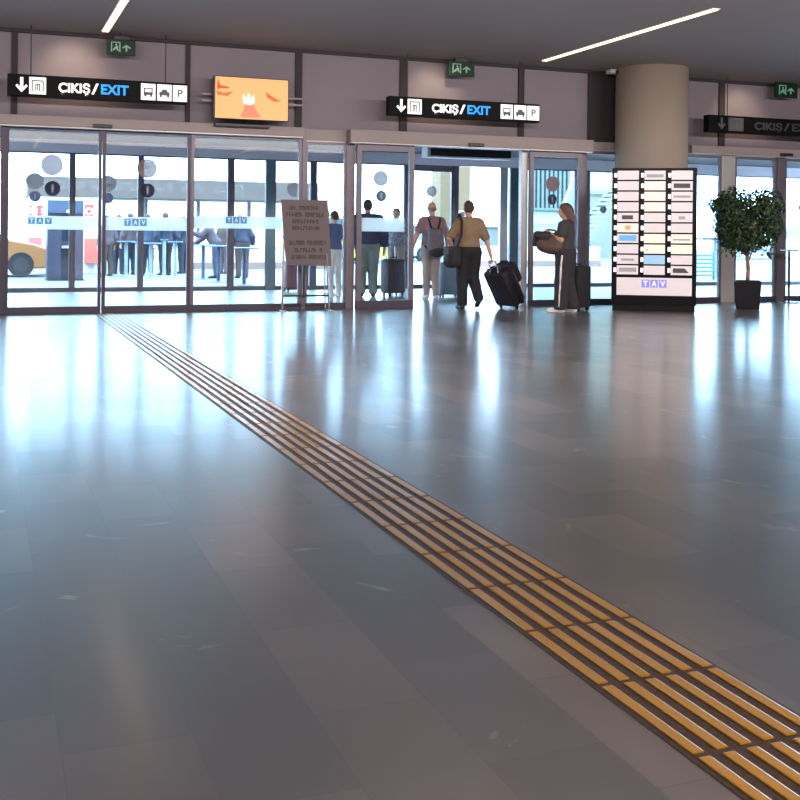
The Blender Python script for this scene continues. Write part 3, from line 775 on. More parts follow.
    so = sdf('shirt', shirt, cols['shirt'], r, vox, [((0, 0, sz0), (0, 0, -1)), (ln((0, 0, 1.49)), (0, 0.3, .95))], grow=g, scale=sc)
    amin = .055
    sdf('trousers', hips+leg_p, cols['trousers'], r, vox, [((0, 0, 1.03), (0, 0, 1)), ((0, 0, amin), (0, 0, -1))], grow=.016+loose*.8+tl, scale=sc)
    for s_ in shoes:
        zmin = min(min(p[1][2]-p[3], p[2][2]-p[4]) for p in s_)
        sdf('shoe', s_, cols['shoes'], r, vox, [((0, 0, max(zmin+.008, .001)), (0, 0, -1))], scale=sc)
    HM = cols['hair']
    if hair == 'short':
        sdf('hair', [('e', hp(0, -.012, .042), (.085, .098, .096), .02), ('e', hp(0, -.045, -.01), (.078, .066, .075), .03)], HM, r, vox,
            [(hp(0, .055, .05), (stn*-1, ct, -.9)), (hp(0, 0, -.06), (0, 0, -1))], scale=sc)
    elif hair == 'long':
        sdf('hair', [('e', hp(0, -.012, .042), (.09, .104, .1), .02), ('c', hp(0, -.06, .0), ln((0, -.13, 1.2)), .09, .055, .04),
                     ('c', hp(-.07, -.01, .0), ln((-.1, -.03, 1.28)), .04, .03, .03), ('c', hp(.07, -.01, .0), ln((.1, -.03, 1.28)), .04, .03, .03)], HM, r, vox,
            [(hp(0, .06, .045), (stn*-1, ct, -.9))], scale=sc)
    elif hair == 'bald':
        sdf('hair', [('e', hp(0, -.03, -.005), (.084, .076, .055), .02)], HM, r, vox, scale=sc)
    ey = MB()
    for q in (-.032, .032): ey.sphere(hp(q, .083, .004)*sc, .011*sc, n=8)
    ey.build('eyes', EYE, r, True)
    return r, {k: v*sc for k, v in wr.items()}, sc
def wheel_case(label, x, y, rot, w, d, h, m, tilt=0.0, handle=.35, trim=None, group=None, z=0, vox=.01, topbag=None):
    """upright shell case; front towards local -Y; tilt leans the top towards local +Y about the rear wheels."""
    r = empty('suitcase', (x, y, z), rot, label, 'suitcase', group)
    r.rotation_euler = (-tilt, 0, rot) if tilt else (0, 0, rot)
    trim = trim or BLACK
    MB().box(-w/2, w/2, -d/2, d/2, .06, h, .045).build('shell', m, r, True)
    mb = MB()
    for i in range(5):
        t = -w/2+w*(i+1)/6
        mb.box(t-.008, t+.008, -d/2-.004, d/2+.004, .1, h-.05, .003)
    mb.build('ribs', m, r)
    MB().box(-w/2-.003, w/2+.003, -.008, .008, .057, h+.003, .003).build('zip_band', trim, r)
    for sx_ in (-1, 1):
        for sy in (-1, 1):
            wm = MB().cyl((sx_*(w/2-.06)-.012, sy*(d/2-.05), .028), (sx_*(w/2-.06)+.012, sy*(d/2-.05), .028), .028, n=14)
            wm.box(sx_*(w/2-.06)-.02, sx_*(w/2-.06)+.02, sy*(d/2-.05)-.02, sy*(d/2-.05)+.02, .04, .07)
            wm.build('wheel', BLACK, r)
    if handle:
        MB().tube([(-.1, d/2-.05, h-.02), (-.1, d/2-.05, h+handle), (.1, d/2-.05, h+handle), (.1, d/2-.05, h-.02)], .009).build('pull_handle', CHROME, r)
    MB().tube([(-.09, 0, h), (-.07, 0, h+.03), (.07, 0, h+.03), (.09, 0, h)], .011).build('carry_grip', trim, r)
    return r
KHAKI = mat('khaki_cotton', (132, 108, 84), .85, noise=.08, nscale=20)
MAUVE = mat('mauve_cotton', (142, 112, 118), .85, noise=.08, nscale=20)
BLKTR = mat('black_trousers', (30, 28, 34), .85)
BEIGE = mat('beige_trousers', (172, 154, 144), .85)
HBROWN = mat('dark_brown_hair', (62, 44, 38), .7)
HGREY = mat('greyish_hair', (140, 118, 112), .7)
HLONG = mat('long_brown_hair', (84, 60, 50), .65, noise=.2, nscale=18)
NAVY = mat('navy_cloth', (52, 58, 86), .85)
GREYGREEN = mat('grey_green_trousers', (120, 134, 136), .85)
WSHOE = mat('white_shoes', (232, 228, 226), .6)
BSHOE = mat('black_shoes', (26, 24, 28), .5)

# man in khaki, walking out, bag on the left shoulder, pulling a case with the right hand
p = gd(466.5, 309)
PK, wk, sk = person('person in khaki shirt and black trousers walking out pulling a black suitcase', p.x+.02, p.y-.02, -.12, 1.73,
    dict(shirt=KHAKI, trousers=BLKTR, shoes=BSHOE, hair=HBROWN), build=1.05, loose=.004, shirt_sleeve=.8, tl=.018,
    arms={'L': ((-.335, -.02, 1.15), (-.255, .09, .99), .8), 'R': ((.285, -.06, 1.12), (.34, -.13, .86), 1.0)},
    legs={'L': (None, (-.09, .05, .5), (-.1, .02, .085), (-.12, .2, .03)), 'R': (None, (.1, .06, .52), (.11, -.2, .19), (.12, -.08, .06))})
PKw = PK.matrix_basis if False else Matrix.Translation(PK.location) @ Matrix.Rotation(-.12, 4, 'Z')
hand = PKw @ Vector(wk['R'])
# shoulder bag
sb = empty('shoulder_bag', PKw @ Vector((-.29, -.01, .84)), -.12, 'black soft shoulder bag hanging at the hip of the khaki shirt', 'bag')
BAGB = mat('black_bag_cloth', (34, 28, 34), .8, noise=.2, nscale=25)
sdf('bag_body', [('b', V3(0, -.06, 0), V3(.1, .19, .16), .06, .02, None), ('e', V3(-.03, -.06, -.05), (.11, .2, .12), .05)], BAGB, sb, .011)
sdf('flap', [('b', V3(-.03, -.06, .1), V3(.085, .17, .075), .04, .02, None)], mat('dark_bag_flap', (52, 42, 46), .75), sb, .011)
MB().tube([Vector((.02, -.2, .14)), Vector((.1, -.2, .36)), Vector((.12, -.145, .58)), Vector((.12, -.02, .685)), Vector((.11, .11, .6)), Vector((.09, .14, .36)), Vector((.02, .08, .14))], .02).build('strap', BAGB, sb, True)
# leaning black case
base = gd(509.5, 308.5)
dirv = Vector((hand.x-base.x, hand.y-base.y, 0)); L = dirv.length
ang = math.atan2(dirv.y, dirv.x)-PI/2
tilt = .56
BCASE = mat('black_case_shell', (30, 26, 32), .6, noise=.15, nscale=18)
lc = wheel_case('black suitcase leaning over, pulled behind the khaki shirt', base.x, base.y, ang, .46, .27, .7, BCASE, tilt=0, handle=0)
tm = Matrix.Translation(base) @ Matrix.Rotation(ang, 4, 'Z') @ Matrix.Rotation(-tilt, 4, 'X') @ Matrix.Translation((0, -.085, 0))
lc.matrix_basis = tm @ Matrix.Translation((0, 0, 0))
zlow = min((tm @ Vector((sx_*.17, sy*.085, .028))).z for sx_ in (-1, 1) for sy in (-1, 1))-.028
lc.location.z -= zlow
tmf = Matrix.Translation(Vector((0, 0, -zlow))) @ tm
hl = tmf.inverted() @ hand
MB().tube([(-.09, .09, .68), (hl.x-.07, hl.y, hl.z), (hl.x+.07, hl.y, hl.z), (.09, .09, .68)], .01).build('pull_handle', CHROME, lc)
tb = empty('travel_bag', tmf @ Vector((.02, -.225, .5)), 0, 'small black bag strapped on the back of the leaning suitcase', 'bag')
tb.rotation_euler = tmf.to_euler()
sdf('bag_body', [('b', V3(0, 0, 0), V3(.19, .085, .18), .06, .02, None)], BAGB, tb, .012)
MB().tube([(-.08, 0, .17), (-.07, 0, .22), (.07, 0, .22), (.08, 0, .17)], .012).build('carry_grip', BLACK, tb)

# man with backpack
p = gd(431, 299.5)
PM, wm_, sm_ = person('person in mauve shirt and beige trousers seen from behind wearing a grey backpack', p.x, p.y, -.2, 1.79,
    dict(shirt=MAUVE, trousers=BEIGE, shoes=WSHOE, hair=HGREY), hair='bald', build=1.02, shirt_sleeve=.6,
    arms={'L': ((-.29, -.06, 1.14), (-.36, -.02, .9), .5), 'R': ((.275, -.03, 1.13), (.3, .02, .875), .7)},
    legs={'L': (None, (-.07, .06, .5), (-.07, .08, .085), (-.09, .27, .03)), 'R': (None, (.07, .03, .5), (.075, -.06, .085), (.095, .12, .03))})
PMw = Matrix.Translation(PM.location) @ Matrix.Rotation(-.2, 4, 'Z')
bp = empty('backpack', PMw @ Vector((.03, -.15, 1.08)), -.2, 'grey backpack with dark straps worn over the mauve shirt', 'backpack')
BPG = mat('grey_backpack_cloth', (104, 96, 104), .8, noise=.15, nscale=20)
sdf('pack_body', [('b', V3(0, -.075, .02), V3(.15, .085, .21), .07, .02, None), ('e', V3(0, -.09, -.16), (.15, .1, .12), .06)], BPG, bp, .011)
sdf('bottom_pocket', [('e', V3(.02, -.12, -.2), (.155, .1, .1), .02)], mat('dark_backpack_cloth', (50, 46, 52), .8), bp, .011)
for sg in (-1, 1):
    MB().tube([Vector((sg*.06, -.01, .22)), Vector((sg*.1, .02, .37)), Vector((sg*.115, .1, .42)), Vector((sg*.12, .29, .34)), Vector((sg*.14, .3, .1)), Vector((sg*.2, .14, -.06)), Vector((sg*.14, -.02, -.14))], .017).build('strap', mat('dark_strap', (44, 40, 46), .8), bp, True)
q = gd(449, 297.5)
BLUEC = mat('steel_blue_case', (104, 128, 150), .45)
wheel_case('steel blue upright suitcase wheeled beside the person with the backpack', q.x, q.y, -.1, .42, .27, .68, BLUEC, handle=.0)
MB().tube([(-.1, .0, .66), (-.1, -.0, .9), (.1, 0, .9), (.1, 0, .66)], .009).build('pull_handle', CHROME, [o for o in bpy.data.objects if o.name.startswith('suitcase')][-1])

# woman
p = gd(565, 312.5)
WR = .82
GRTOP = mat('dark_grey_top', (58, 54, 58), .85)
DKTR = mat('charcoal_wide_trousers', (44, 38, 44), .85)
PW, ww, sw = person('person with long brown hair in dark clothes holding a brown bag, white striped trousers', p.x, p.y, WR, 1.69,
    dict(shirt=GRTOP, trousers=DKTR, shoes=WSHOE, hair=HLONG), hair='long', build=.95, loose=.016, shirt_sleeve=.55, tl=.035,
    arms={'L': ((-.23, .02, 1.17), (-.13, .24, 1.28), .7), 'R': ((.23, .03, 1.13), (.1, .27, 1.2), .7)},
    legs={'L': (None, (-.09, .03, .5), (-.1, .05, .085), (-.12, .23, .03)), 'R': (None, (.09, .0, .5), (.1, -.1, .085), (.12, .08, .03))})
PWw = Matrix.Translation(PW.location) @ Matrix.Rotation(WR, 4, 'Z')
hb = empty('handbag', PWw @ Vector((-.09, .21, 1.12)), WR, 'large brown slouchy handbag carried in front of the person with long hair', 'bag')
BRN = mat('brown_leather', (84, 60, 50), .6, noise=.25, nscale=14)
sdf('bag_body', [('b', V3(0, .0, -.03), V3(.12, .19, .14), .09, .05, None), ('e', V3(0, -.04, -.1), (.15, .19, .12), .06), ('e', V3(0, -.13, .03), (.11, .1, .12), .06), ('e', V3(-.03, .12, -.06), (.12, .11, .1), .05)], BRN, hb, .012)
sdf('dark_flap', [('b', V3(-.02, .12, .09), V3(.12, .13, .05), .045, .03, None), ('c', V3(-.02, .22, .08), V3(-.02, .25, -.06), .06, .045, .05), ('e', V3(-.08, .08, .04), (.06, .12, .09), .04)], mat('dark_brown_leather', (44, 36, 38), .65), hb, .012)
MB().tube([Vector((.03, -.1, .08)), Vector((.06, -.05, .16)), Vector((.06, .06, .17)), Vector((.03, .12, .1))], .014).build('strap', BRN, hb, True)
# stripe down the right... the side of the wide trousers towards the hall
stripe = MB(); sgn = -1
pts = [V3(-.225, -.0, .93), V3(-.228, .02, .75), V3(-.208, .03, .5), V3(-.2, .045, .3), V3(-.197, .05, .1)]
MB().tube([Vector(q*sw) for q in pts], .016).build('side_stripe', mat('white_stripe', (220, 214, 210), .8), PW, True)
q = gd(578, 311)
wheel_case('black upright suitcase standing behind the person with long hair', q.x, q.y, WR-.3, .4, .26, .72, mat('black_case_cloth', (26, 24, 30), .8), handle=.28)

# people and cases beyond the inner doors
p = gd(367, 296.5)
person('person in navy top and grey green trousers standing in the glass porch', p.x, p.y, -.3, 1.84,
       dict(shirt=NAVY, trousers=GREYGREEN, shoes=BSHOE, hair=HBROWN), vox=.014, build=1.2, loose=.02, shirt_sleeve=1.0)
p = gd(400, 293)
person('person in grey patterned top half hidden by the opened door frame', p.x+.1, p.y+.5, 2.6, 1.72,
       dict(shirt=mat('grey_patterned_top', (140, 140, 152), .85, noise=.5, nscale=22), trousers=BEIGE, shoes=BSHOE, hair=HBROWN), vox=.014)
p = gd(393, 296)
wheel_case('dark maroon suitcase in the porch behind the opened door leaf', p.x, p.y, .3, .42, .28, .72, mat('maroon_black_shell', (64, 48, 60), .5), handle=.25)
p = gd(295, 291.5)
wheel_case('dull maroon suitcase seen below the notice board in the porch', p.x, p.y, .1, .5, .3, .62, mat('maroon_shell', (138, 90, 98), .5), handle=0)
p = gd(334, 296)
person('person in blue top and pale trousers right behind the notice board', p.x, p.y, .4, 1.62,
       dict(shirt=mat('blue_top', (92, 108, 150), .85), trousers=mat('pale_trousers', (225, 222, 224), .8), shoes=WSHOE, hair=HBROWN), vox=.014)
p = gd(479, 289)
person('person in pink and white clothes outside beyond the khaki shirt', p.x+.1, p.y+1.2, -1.2, 1.74,
       dict(shirt=mat('pale_green_white_top', (206, 214, 206), .85), trousers=mat('pink_bottoms', (206, 128, 136), .85), shoes=WSHOE, hair=HGREY), vox=.015, build=1.2, loose=.03)

# ------------------------------------------------------------------ outside: bar tables and people around them
TTOP = mat('blue_grey_table_top', (84, 112, 142), .4)
TLEG = mat('pale_table_leg', (140, 148, 152), .4)
def bar_table(px, py, r_, h_, label, m=TTOP, lm=TLEG):
    p = gd(px, py)
    t = empty('bar_table', p, 0, label, 'table', 'high bar tables outside')
    MB().lathe([(r_*.97, h_-.03), (r_, h_-.025), (r_, h_-.005), (r_*.98, h_)], 24).build('table_top', m, t)
    MB().cyl((0, 0, .02), (0, 0, h_-.03), .045).build('leg', lm, t)
    MB().lathe([(.24, 0), (.24, .012), (.05, .03)], 20).build('base', lm, t)
bar_table(126, 276, .26, .94, 'leftmost high bar table outside with pale leg')
bar_table(136.5, 277, .12, .93, 'narrow pale bar table just left of the thin outer post')
bar_table(150.5, 279.5, .27, .92, 'high bar table outside right of the thin outer post')
bar_table(164, 276.5, .11, 1.0, 'tall narrow pale bar table with no one in front')
bar_table(175, 277.5, .2, .95, 'high bar table outside left of the dark door post')
DKB = mat('blue_dark_leg', (54, 66, 90), .5)
bar_table(203, 279, .3, .88, 'blue topped bar table right of the dark door post', lm=DKB)
bar_table(218.5, 282, .32, .88, 'blue topped bar table under the leaning people', lm=DKB)
bar_table(244, 285, .36, .86, 'blue topped bar table before the person in navy jacket', lm=DKB)
TB = mat('taupe_jacket', (84, 66, 70), .85); BR = mat('brown_trousers', (78, 60, 54), .85); SLATE = mat('slate_blue_jacket', (66, 72, 92), .85); NAVO = mat('deep_navy_cloth', (36, 38, 54), .85)
for (px, py, dy, rot, hgt, sh, tr_, hr, lab, kw) in [
    (107, 277, .7, .4, 1.7, TB, BR, HBROWN, 'person in taupe jacket and brown trousers at the leftmost bar table', {}),
    (118.5, 277, 2.0, -.5, 1.74, NAVO, NAVO, HBROWN, 'person all in navy behind the leftmost bar table', {}),
    (130, 277, 1.5, .3, 1.78, TB, NAVO, HBROWN, 'person in taupe jacket and navy trousers between two bar tables', {}),
    (147, 278, 1.9, -.2, 1.76, SLATE, NAVO, HBROWN, 'person in slate blue jacket behind the middle bar table', {}),
    (165, 277, .9, .4, 1.8, NAVO, BLKTR, HBROWN, 'broad person in navy behind the bar table by the dark post', dict(build=1.2)),
    (183, 277, 2.3, .7, 1.72, NAVO, NAVO, HBROWN, 'person in dark blue right beside the dark door post', dict(build=1.15)),
    (216, 279, .5, 1.2, 1.72, TB, SLATE, HBROWN, 'person in taupe leaning over the blue topped table', dict(lean=.5, arms={'L': ((-.24, .38, 1.2), (-.3, .62, 1.25), .3), 'R': ((.22, .42, 1.12), (.2, .6, .98), .3)})),
    (224, 276, 1.5, -.9, 1.7, BR, TB, HBROWN, 'person in brown top standing behind the thick outer post', {}),
    (242, 279, .5, .1, 1.78, NAVO, BR, HBROWN, 'person in navy jacket and brown trousers leaning at the table', dict(lean=.35, build=1.15))]:
    p = gd(px, py)
    q = Vector((p.x, p.y, 0))*(1+dy/p.y)
    pr, _, _ = person(lab, q.x, q.y, rot, hgt*.95, dict(shirt=sh, trousers=tr_, shoes=BSHOE, hair=hr), vox=.016, group=None, shirt_sleeve=1.0, loose=.012, **kw)
    if 'leaning at the table' in lab:
        pass

# ------------------------------------------------------------------ outside: ground, taxi, machine, shelter, buildings
GROUND = mat('pale_pavement', (98, 97, 98), .7, noise=.08, nscale=.5)
struct('ground', MB().box(-70, 110, O+.35, 140, -.25, -.0), GROUND, 'sunlit pale forecourt pavement outside the doors', 'ground')
LOWW = mat('sunlit_low_wall', (205, 178, 166), .8, noise=.1, nscale=1)
for nm, pa, pb, Y, lab in [('low_wall', 190, 345, 35, 'pinkish low wall outside behind the bar tables'), ('low_wall', 480, 600, 37, 'pinkish low wall outside behind the woman')]:
    xa, xb = AX(pa, Y), AX(pb, Y)
    r = empty(nm, ((xa+xb)/2, Y, 0), 0, lab, 'low wall')
    w2 = (xb-xa)/2
    MB().box(-w2, w2, 0, .3, .22, .72).build('panel', LOWW, r)
    MB().box(-w2-.02, w2+.02, -.05, .35, 0, .22).build('plinth', mat('brown_plinth', (128, 98, 90), .8), r)
    MB().box(-w2-.02, w2+.02, -.03, .33, .72, .77).build('coping', WHITE, r)

def car(label, x_front, y, sgn, L, Hh, W, m, cat='car', roof_sign=None):
    """side view car along X with its nose at x_front, pointing +X if sgn=1."""
    r = empty('taxi' if 'taxi' in label else 'car', (x_front-sgn*L/2, y, 0), 0, label, cat)
    h = L/2
    prof = [(-h, .35), (-h, .8), (-h+.06, .92), (-h+.5, 1.0), (-h+1.0, Hh*.97), (-h+1.4, Hh), (h-2.0, Hh*.98), (h-1.15, .98), (h-.5, .86), (h-.08, .72), (h, .58), (h, .3), (h-.1, .22), (-h+.1, .22)]
    prof = [(sgn*a, b) for a, b in prof]
    MB().prism(prof if sgn > 0 else prof[::-1], -W/2, W/2).build('body', m, r, bevel=.05)
    gl = [(-h+.62, 1.0), (-h+1.08, Hh*.92), (-h+1.45, Hh*.94), (h-2.02, Hh*.92), (h-1.32, 1.0)]
    gl = [(sgn*a, b) for a, b in gl]
    MB().prism(gl if sgn > 0 else gl[::-1], -W/2-.006, W/2+.006).build('side_window', mat('car_glass', (70, 80, 90), .1, spec=.9), r)
    for a in (-h+.85, h-.8):
        for yy in (-W/2, W/2-.2):
            o = MB().cyl((sgn*a, yy-.01, .32), (sgn*a, yy+.21, .32), .32, n=24).build('wheel', mat('tyre', (26, 25, 28), .8), r)
            MB().cyl((sgn*a, yy-.02, .32), (sgn*a, yy, .32), .19, n=18).build('hubcap', mat('hubcap_grey', (60, 58, 62), .4, .3), o)
    for yy in (-W/2+.1, W/2-.4): MB().box(sgn*(h-.02)-.03, sgn*(h-.02)+.03, yy, yy+.3, .55, .7, .01).build('headlight', WHITE, r)
    MB().box(sgn*(h-1.35)-.03, sgn*(h-1.35)+.1, -W/2-.16, -W/2-.02, .98, 1.1, .02).build('mirror', m, r)
    return r
fx = AX(54, 29.3)
car('orange taxi with its nose by the ticket machine outside', fx, 30.2, 1, 4.5, 1.5, 1.76, mat('taxi_orange', (152, 98, 56), .35))
car('yellow taxi van outside behind the person in navy top', AX(392, 41), 42, 1, 4.4, 1.95, 1.8, mat('taxi_yellow', (236, 200, 70), .35))
car('grey car parked outside past the backpack person', AX(441, 44), 45, 1, 4.3, 1.6, 1.8, mat('car_grey', (150, 156, 160), .35))

# ticket machine booth
Yk = 27.2
xa, xb = AX(47.5, Yk), AX(83.5, Yk)
tk = empty('ticket_machine', ((xa+xb)/2, Yk, 0), 0, 'dark blue ticket machine booth with an open middle outside', 'ticket machine')
w2 = (xb-xa)/2
TKM = mat('booth_dark_blue', (56, 54, 70), .5); TKH = mat('booth_blue_header', (76, 82, 104), .5)
MB().box(-w2, -w2+.32, 0, .7, .02, 1.62).build('left_cabinet', TKM, tk, bevel=.01)
MB().box(w2-.26, w2, 0, .7, .02, 1.62).build('right_cabinet', mat('booth_mauve', (78, 64, 76), .5), tk, bevel=.01)
MB().box(-w2+.32, w2-.26, .25, .7, .02, 1.62).build('back_panel', mat('booth_grey', (84, 86, 98), .5), tk)
MB().box(-w2, w2, -.03, .7, 1.62, 1.94).build('header_panel', TKH, tk, bevel=.01)
MB().box(-w2+.33, w2-.27, -.05, .25, .78, .84).build('ledge', ALU_LIGHT, tk)
MB().box(-w2+.36, w2-.3, .235, .25, .95, 1.5).build('screen', mat('booth_screen', (60, 66, 90), .2), tk)
MB().box(.02, .1, -.04, -.03, 1.64, 1.7).build('status_lamp', mat('booth_lamp', (250, 250, 235), .4, emit=2), tk)
MB().box(-w2-.02, w2+.02, -.02, .72, 0, .03).build('base', DKGREY, tk)
# red and white stall behind it
Ys = 32
xa, xb = AX(28.5, Ys), AX(101, Ys)
sl = empty('market_stall', ((xa+xb)/2, Ys, 0), 0, 'white stall with red lettering and red counter behind the ticket machine', 'stall')
xm = (xa+xb)/2; w2 = (xb-xa)/2
REDP = mat('stall_red', (214, 70, 66), .6); STW = mat('stall_white', (236, 230, 226), .6)
MB().box(-w2, w2, .0, .2, .0, 2.15).build('board', STW, sl)
def sX(px): return AX(px, Ys)-xm
def sZ(px, py): return AZ(px, py, Ys)
mb = MB().prism([(sX(84.5), sZ(90, 216)), (sX(100), sZ(100, 216)), (sX(100), sZ(100, 207)), (sX(92), sZ(92, 204.5)), (sX(84.5), sZ(84, 204))], -.012, -.002)
rp = mb.build('red_panel', REDP, sl)
text('letter', 'C', STW, rp, sX(85.3), sX(90.5), sZ(88, 215), sZ(88, 207.5), -.013, .04, .01)
text('letter', 'O', STW, rp, sX(91), sX(98.5), sZ(95, 215), sZ(95, 207.5), -.013, .04, .01)
mb = MB()
mb.box(sX(29.5), sX(43), -.015, -.002, sZ(36, 207.8), sZ(36, 205.5)); mb.box(sX(29), sX(43), -.015, -.002, sZ(36, 215.5), sZ(36, 213.5)); mb.box(sX(37.5), sX(41), -.015, -.002, sZ(39, 213.5), sZ(39, 207.8))
mb.build('lettering', REDP, sl)
MB().box(sX(28), sX(41.5), -.3, 0, .35, sZ(36, 237.5)).build('red_counter', mat('stall_pink_red', (226, 104, 104), .6), sl)
MB().box(sX(84), sX(99), -.3, 0, .3, sZ(92, 238.5)).build('red_counter', mat('stall_orange_red', (232, 100, 84), .6), sl)
for xx in (-w2+.1, w2-.2): MB().box(xx, xx+.1, -.1, 0, 0, 2.15).build('post', STW, sl)

# bus shelter with a deep grey fascia
Yb = 36
xa, xb = AX(27, Yb), AX(318, Yb)
sh = empty('bus_shelter', ((xa+xb)/2, Yb, 0), 0, 'long bus shelter with a deep flat grey roof edge across the road', 'shelter')
w2 = (xb-xa)/2
MB().box(-w2, w2, 0, 3.0, 2.3, 2.93).build('roof', mat('shelter_grey', (86, 68, 60), .6, noise=.04, nscale=.6), sh)
for i in range(6):
    xx = -w2+.3+i*(2*w2-.6)/5
    MB().cyl((xx, 1.5, 0), (xx, 1.5, 2.3), .07).build('post', ALU, sh)
# cream building beyond it, with small signs on its front
Yc = 56
xa, xb = AX(60, Yc), AX(330, Yc)
cb = empty('cream_building', ((xa+xb)/2, Yc, 0), 0, 'long low cream building front under the bus shelter line', 'building')
w2 = (xb-xa)/2; xm = (xa+xb)/2
CRM = mat('cream_wall', (232, 222, 200), .8)
MB().box(-w2, w2, 0, 8, 0, 3.0).build('wall', CRM, cb)
MB().box(-w2-.2, w2+.2, -.2, 8.2, 3.0, 3.15).build('roof', WHITE, cb)
for pa, pb, ya, yb, m in [(208, 216, 205, 214, mat('sign_pale_pink', (226, 200, 184), .6)), (242, 248.5, 206, 215, mat('sign_orange', (226, 160, 110), .6)), (251, 258, 210, 212, mat('sign_blue_bar', (150, 180, 196), .6)),
                          (259, 266, 208, 215, mat('sign_pale_blue', (150, 196, 214), .6)), (188, 209, 207.5, 211, mat('sign_grey_bar', (170, 164, 158), .6)), (160, 175, 206, 211, mat('sign_cream_dark', (212, 200, 178), .6))]:
    MB().box(AX(pa, Yc)-xm, AX(pb, Yc)-xm, -.06, 0, AZ((pa+pb)/2, yb, Yc), AZ((pa+pb)/2, ya, Yc)).build('sign_plate', m, cb)

# beige pillars and car park wall straight out of the doorway
Yp = 52
BP_ = mat('beige_pillar', (104, 84, 58), .8)
for pa, pb, lab in [(440, 453, 'beige pillar outside left of the dark door edge'), (457, 470, 'beige pillar outside above the khaki shirt')]:
    xa, xb = AX(pa, Yp), AX(pb, Yp)
    r = empty('pillar', ((xa+xb)/2, Yp, 0), 0, lab, 'pillar')
    MB().box(-(xb-xa)/2, (xb-xa)/2, 0, 1.2, 0, 9).build('shaft', BP_, r)
    MB().box(-(xb-xa)/2-.1, (xb-xa)/2+.1, -.1, 1.3, 0, .5).build('plinth', mat('pillar_plinth', (170, 160, 150), .8), r)
xa, xb = AX(398, 50), AX(502, 50)
r = empty('road_barrier', ((xa+xb)/2, 50, 0), 0, 'grey green road barrier wall seen through the open doorway', 'barrier')
MB().box(-(xb-xa)/2, (xb-xa)/2, 0, .3, 0, 1.55).build('panel', mat('barrier_grey_green', (104, 110, 108), .7), r)
MB().box(-(xb-xa)/2, (xb-xa)/2, -.08, .38, 1.55, 1.65).build('coping', mat('barrier_coping', (92, 98, 98), .7), r)

# pale building with upright fins behind the woman
Yf = 46
xa, xb = AX(528, Yf), AX(570, Yf)
fb = empty('finned_building', ((xa+xb)/2, Yf, 0), 0, 'pale green white building with upright fins seen above the woman', 'building')
w2 = (xb-xa)/2; xm = (xa+xb)/2
FBW = mat('pale_green_wall', (134, 144, 134), .7); FBD = mat('fin_grey', (84, 92, 88), .6)
MB().box(-w2, w2, 0, 2, 0, 12).build('wall', FBW, fb)
z7 = AZ(540, 208, Yf)
MB().box(-w2-.05, w2+.05, -.25, 0, z7-.12, z7).build('ledge', FBD, fb)
for i in range(9):
    xx = -w2+.2+i*(2*w2-.4)/8
    MB().box(xx-.07, xx+.07, -.2, 0, z7, 12).build('fin', FBD, fb)
MB().box(-w2, w2, -.02, 0, AZ(540, 224, Yf), AZ(540, 212, Yf)).build('lower_band', mat('teal_pale_band', (148, 172, 166), .6), fb)
# beige building behind the stairs
xa, xb = AX(574, 52), AX(660, 52)
bb_ = empty('beige_building', ((xa+xb)/2, 52, 0), 0, 'plain beige building front behind the outdoor staircase', 'building')
w2 = (xb-xa)/2
MB().box(-w2, w2, 0, 2, 0, 3.6).build('lower_wall', mat('beige_front', (118, 114, 104), .8), bb_)
MB().box(-w2+1.2, w2, .3, 2, 3.6, 12).build('upper_wall', mat('beige_front_pale', (150, 144, 128), .8), bb_)
MB().box(-w2-.1, w2+.1, -.15, .1, 3.5, 3.7).build('cornice', mat('beige_cornice', (120, 116, 108), .8), bb_)
# outside staircase
Yt = 38
xs0, xs1 = AX(566, Yt), AX(640, Yt)
sc_ = empty('outdoor_staircase', (xs0, Yt, 0), 0, 'white open outdoor staircase rising left of the directory', 'staircase')
n = 14
for i in range(n):
    t = i/n
    x0 = (xs1-xs0)*.25+t*(xs1-xs0)*.7; zz = 1.0+t*2.6
    MB().box(x0, x0+.34, 0, 1.5, zz, zz+.1).build('step', mat('step_grey', (132, 130, 122), .7), sc_)
SG = mat('stringer_grey', (110, 114, 118), .5)
for yy in (-.08, 1.5):
    xA, xB = (xs1-xs0)*.25, (xs1-xs0)*.95
    MB().prism([(xA, .8), (xB+.3, 3.5), (xB+.3, 3.75), (xA, 1.05)], yy, yy+.08).build('stringer', SG, sc_)
MB().prism([(.0, 1.9), ((xs1-xs0)*.2, 3.4), ((xs1-xs0)*.2, 3.9), (.0, 2.3)], .2, .5).build('ramp_slab', SG, sc_)
for xx in ((xs1-xs0)*.3, (xs1-xs0)*.9): MB().box(xx, xx+.15, .6, .75, 0, 1.05 if xx < (xs1-xs0)*.5 else 3.2).build('post', SG, sc_)

# right side: slatted barrier, sign post, white bus
TEAL = mat('teal_slats', (120, 160, 164), .6)
Yr = 25
xa, xb = AX(696, Yr), AX(716, Yr)
r = empty('slatted_barrier', ((xa+xb)/2, Yr, 0), 0, 'low teal slatted barrier outside between directory and tree', 'barrier')
w2 = (xb-xa)/2
mb = MB()
for i in range(6): mb.box(-w2, w2, 0, .04, .1+i*.11, .16+i*.11)
mb.build('slats', TEAL, r)
for xx in (-w2, w2-.06): MB().box(xx, xx+.06, .03, .09, 0, .8).build('post', mat('teal_post', (100, 136, 142), .6), r)
MB().box(-w2-.3, w2+.5, .02, .08, 1.12, 1.17).build('rail', DKGREY, r)
MB().box(w2-.02, w2+.04, .03, .09, .8, 1.14).build('post', mat('teal_post', (100, 136, 142), .6), r)
Yq = 26
sp = empty('sign_post', (AX(717, Yq), Yq, 0), 0, 'slim outdoor post with a lavender plate left of the tree', 'sign')
MB().cyl((0, 0, 0), (0, 0, 1.1), .035).build('pole', TEAL, sp)
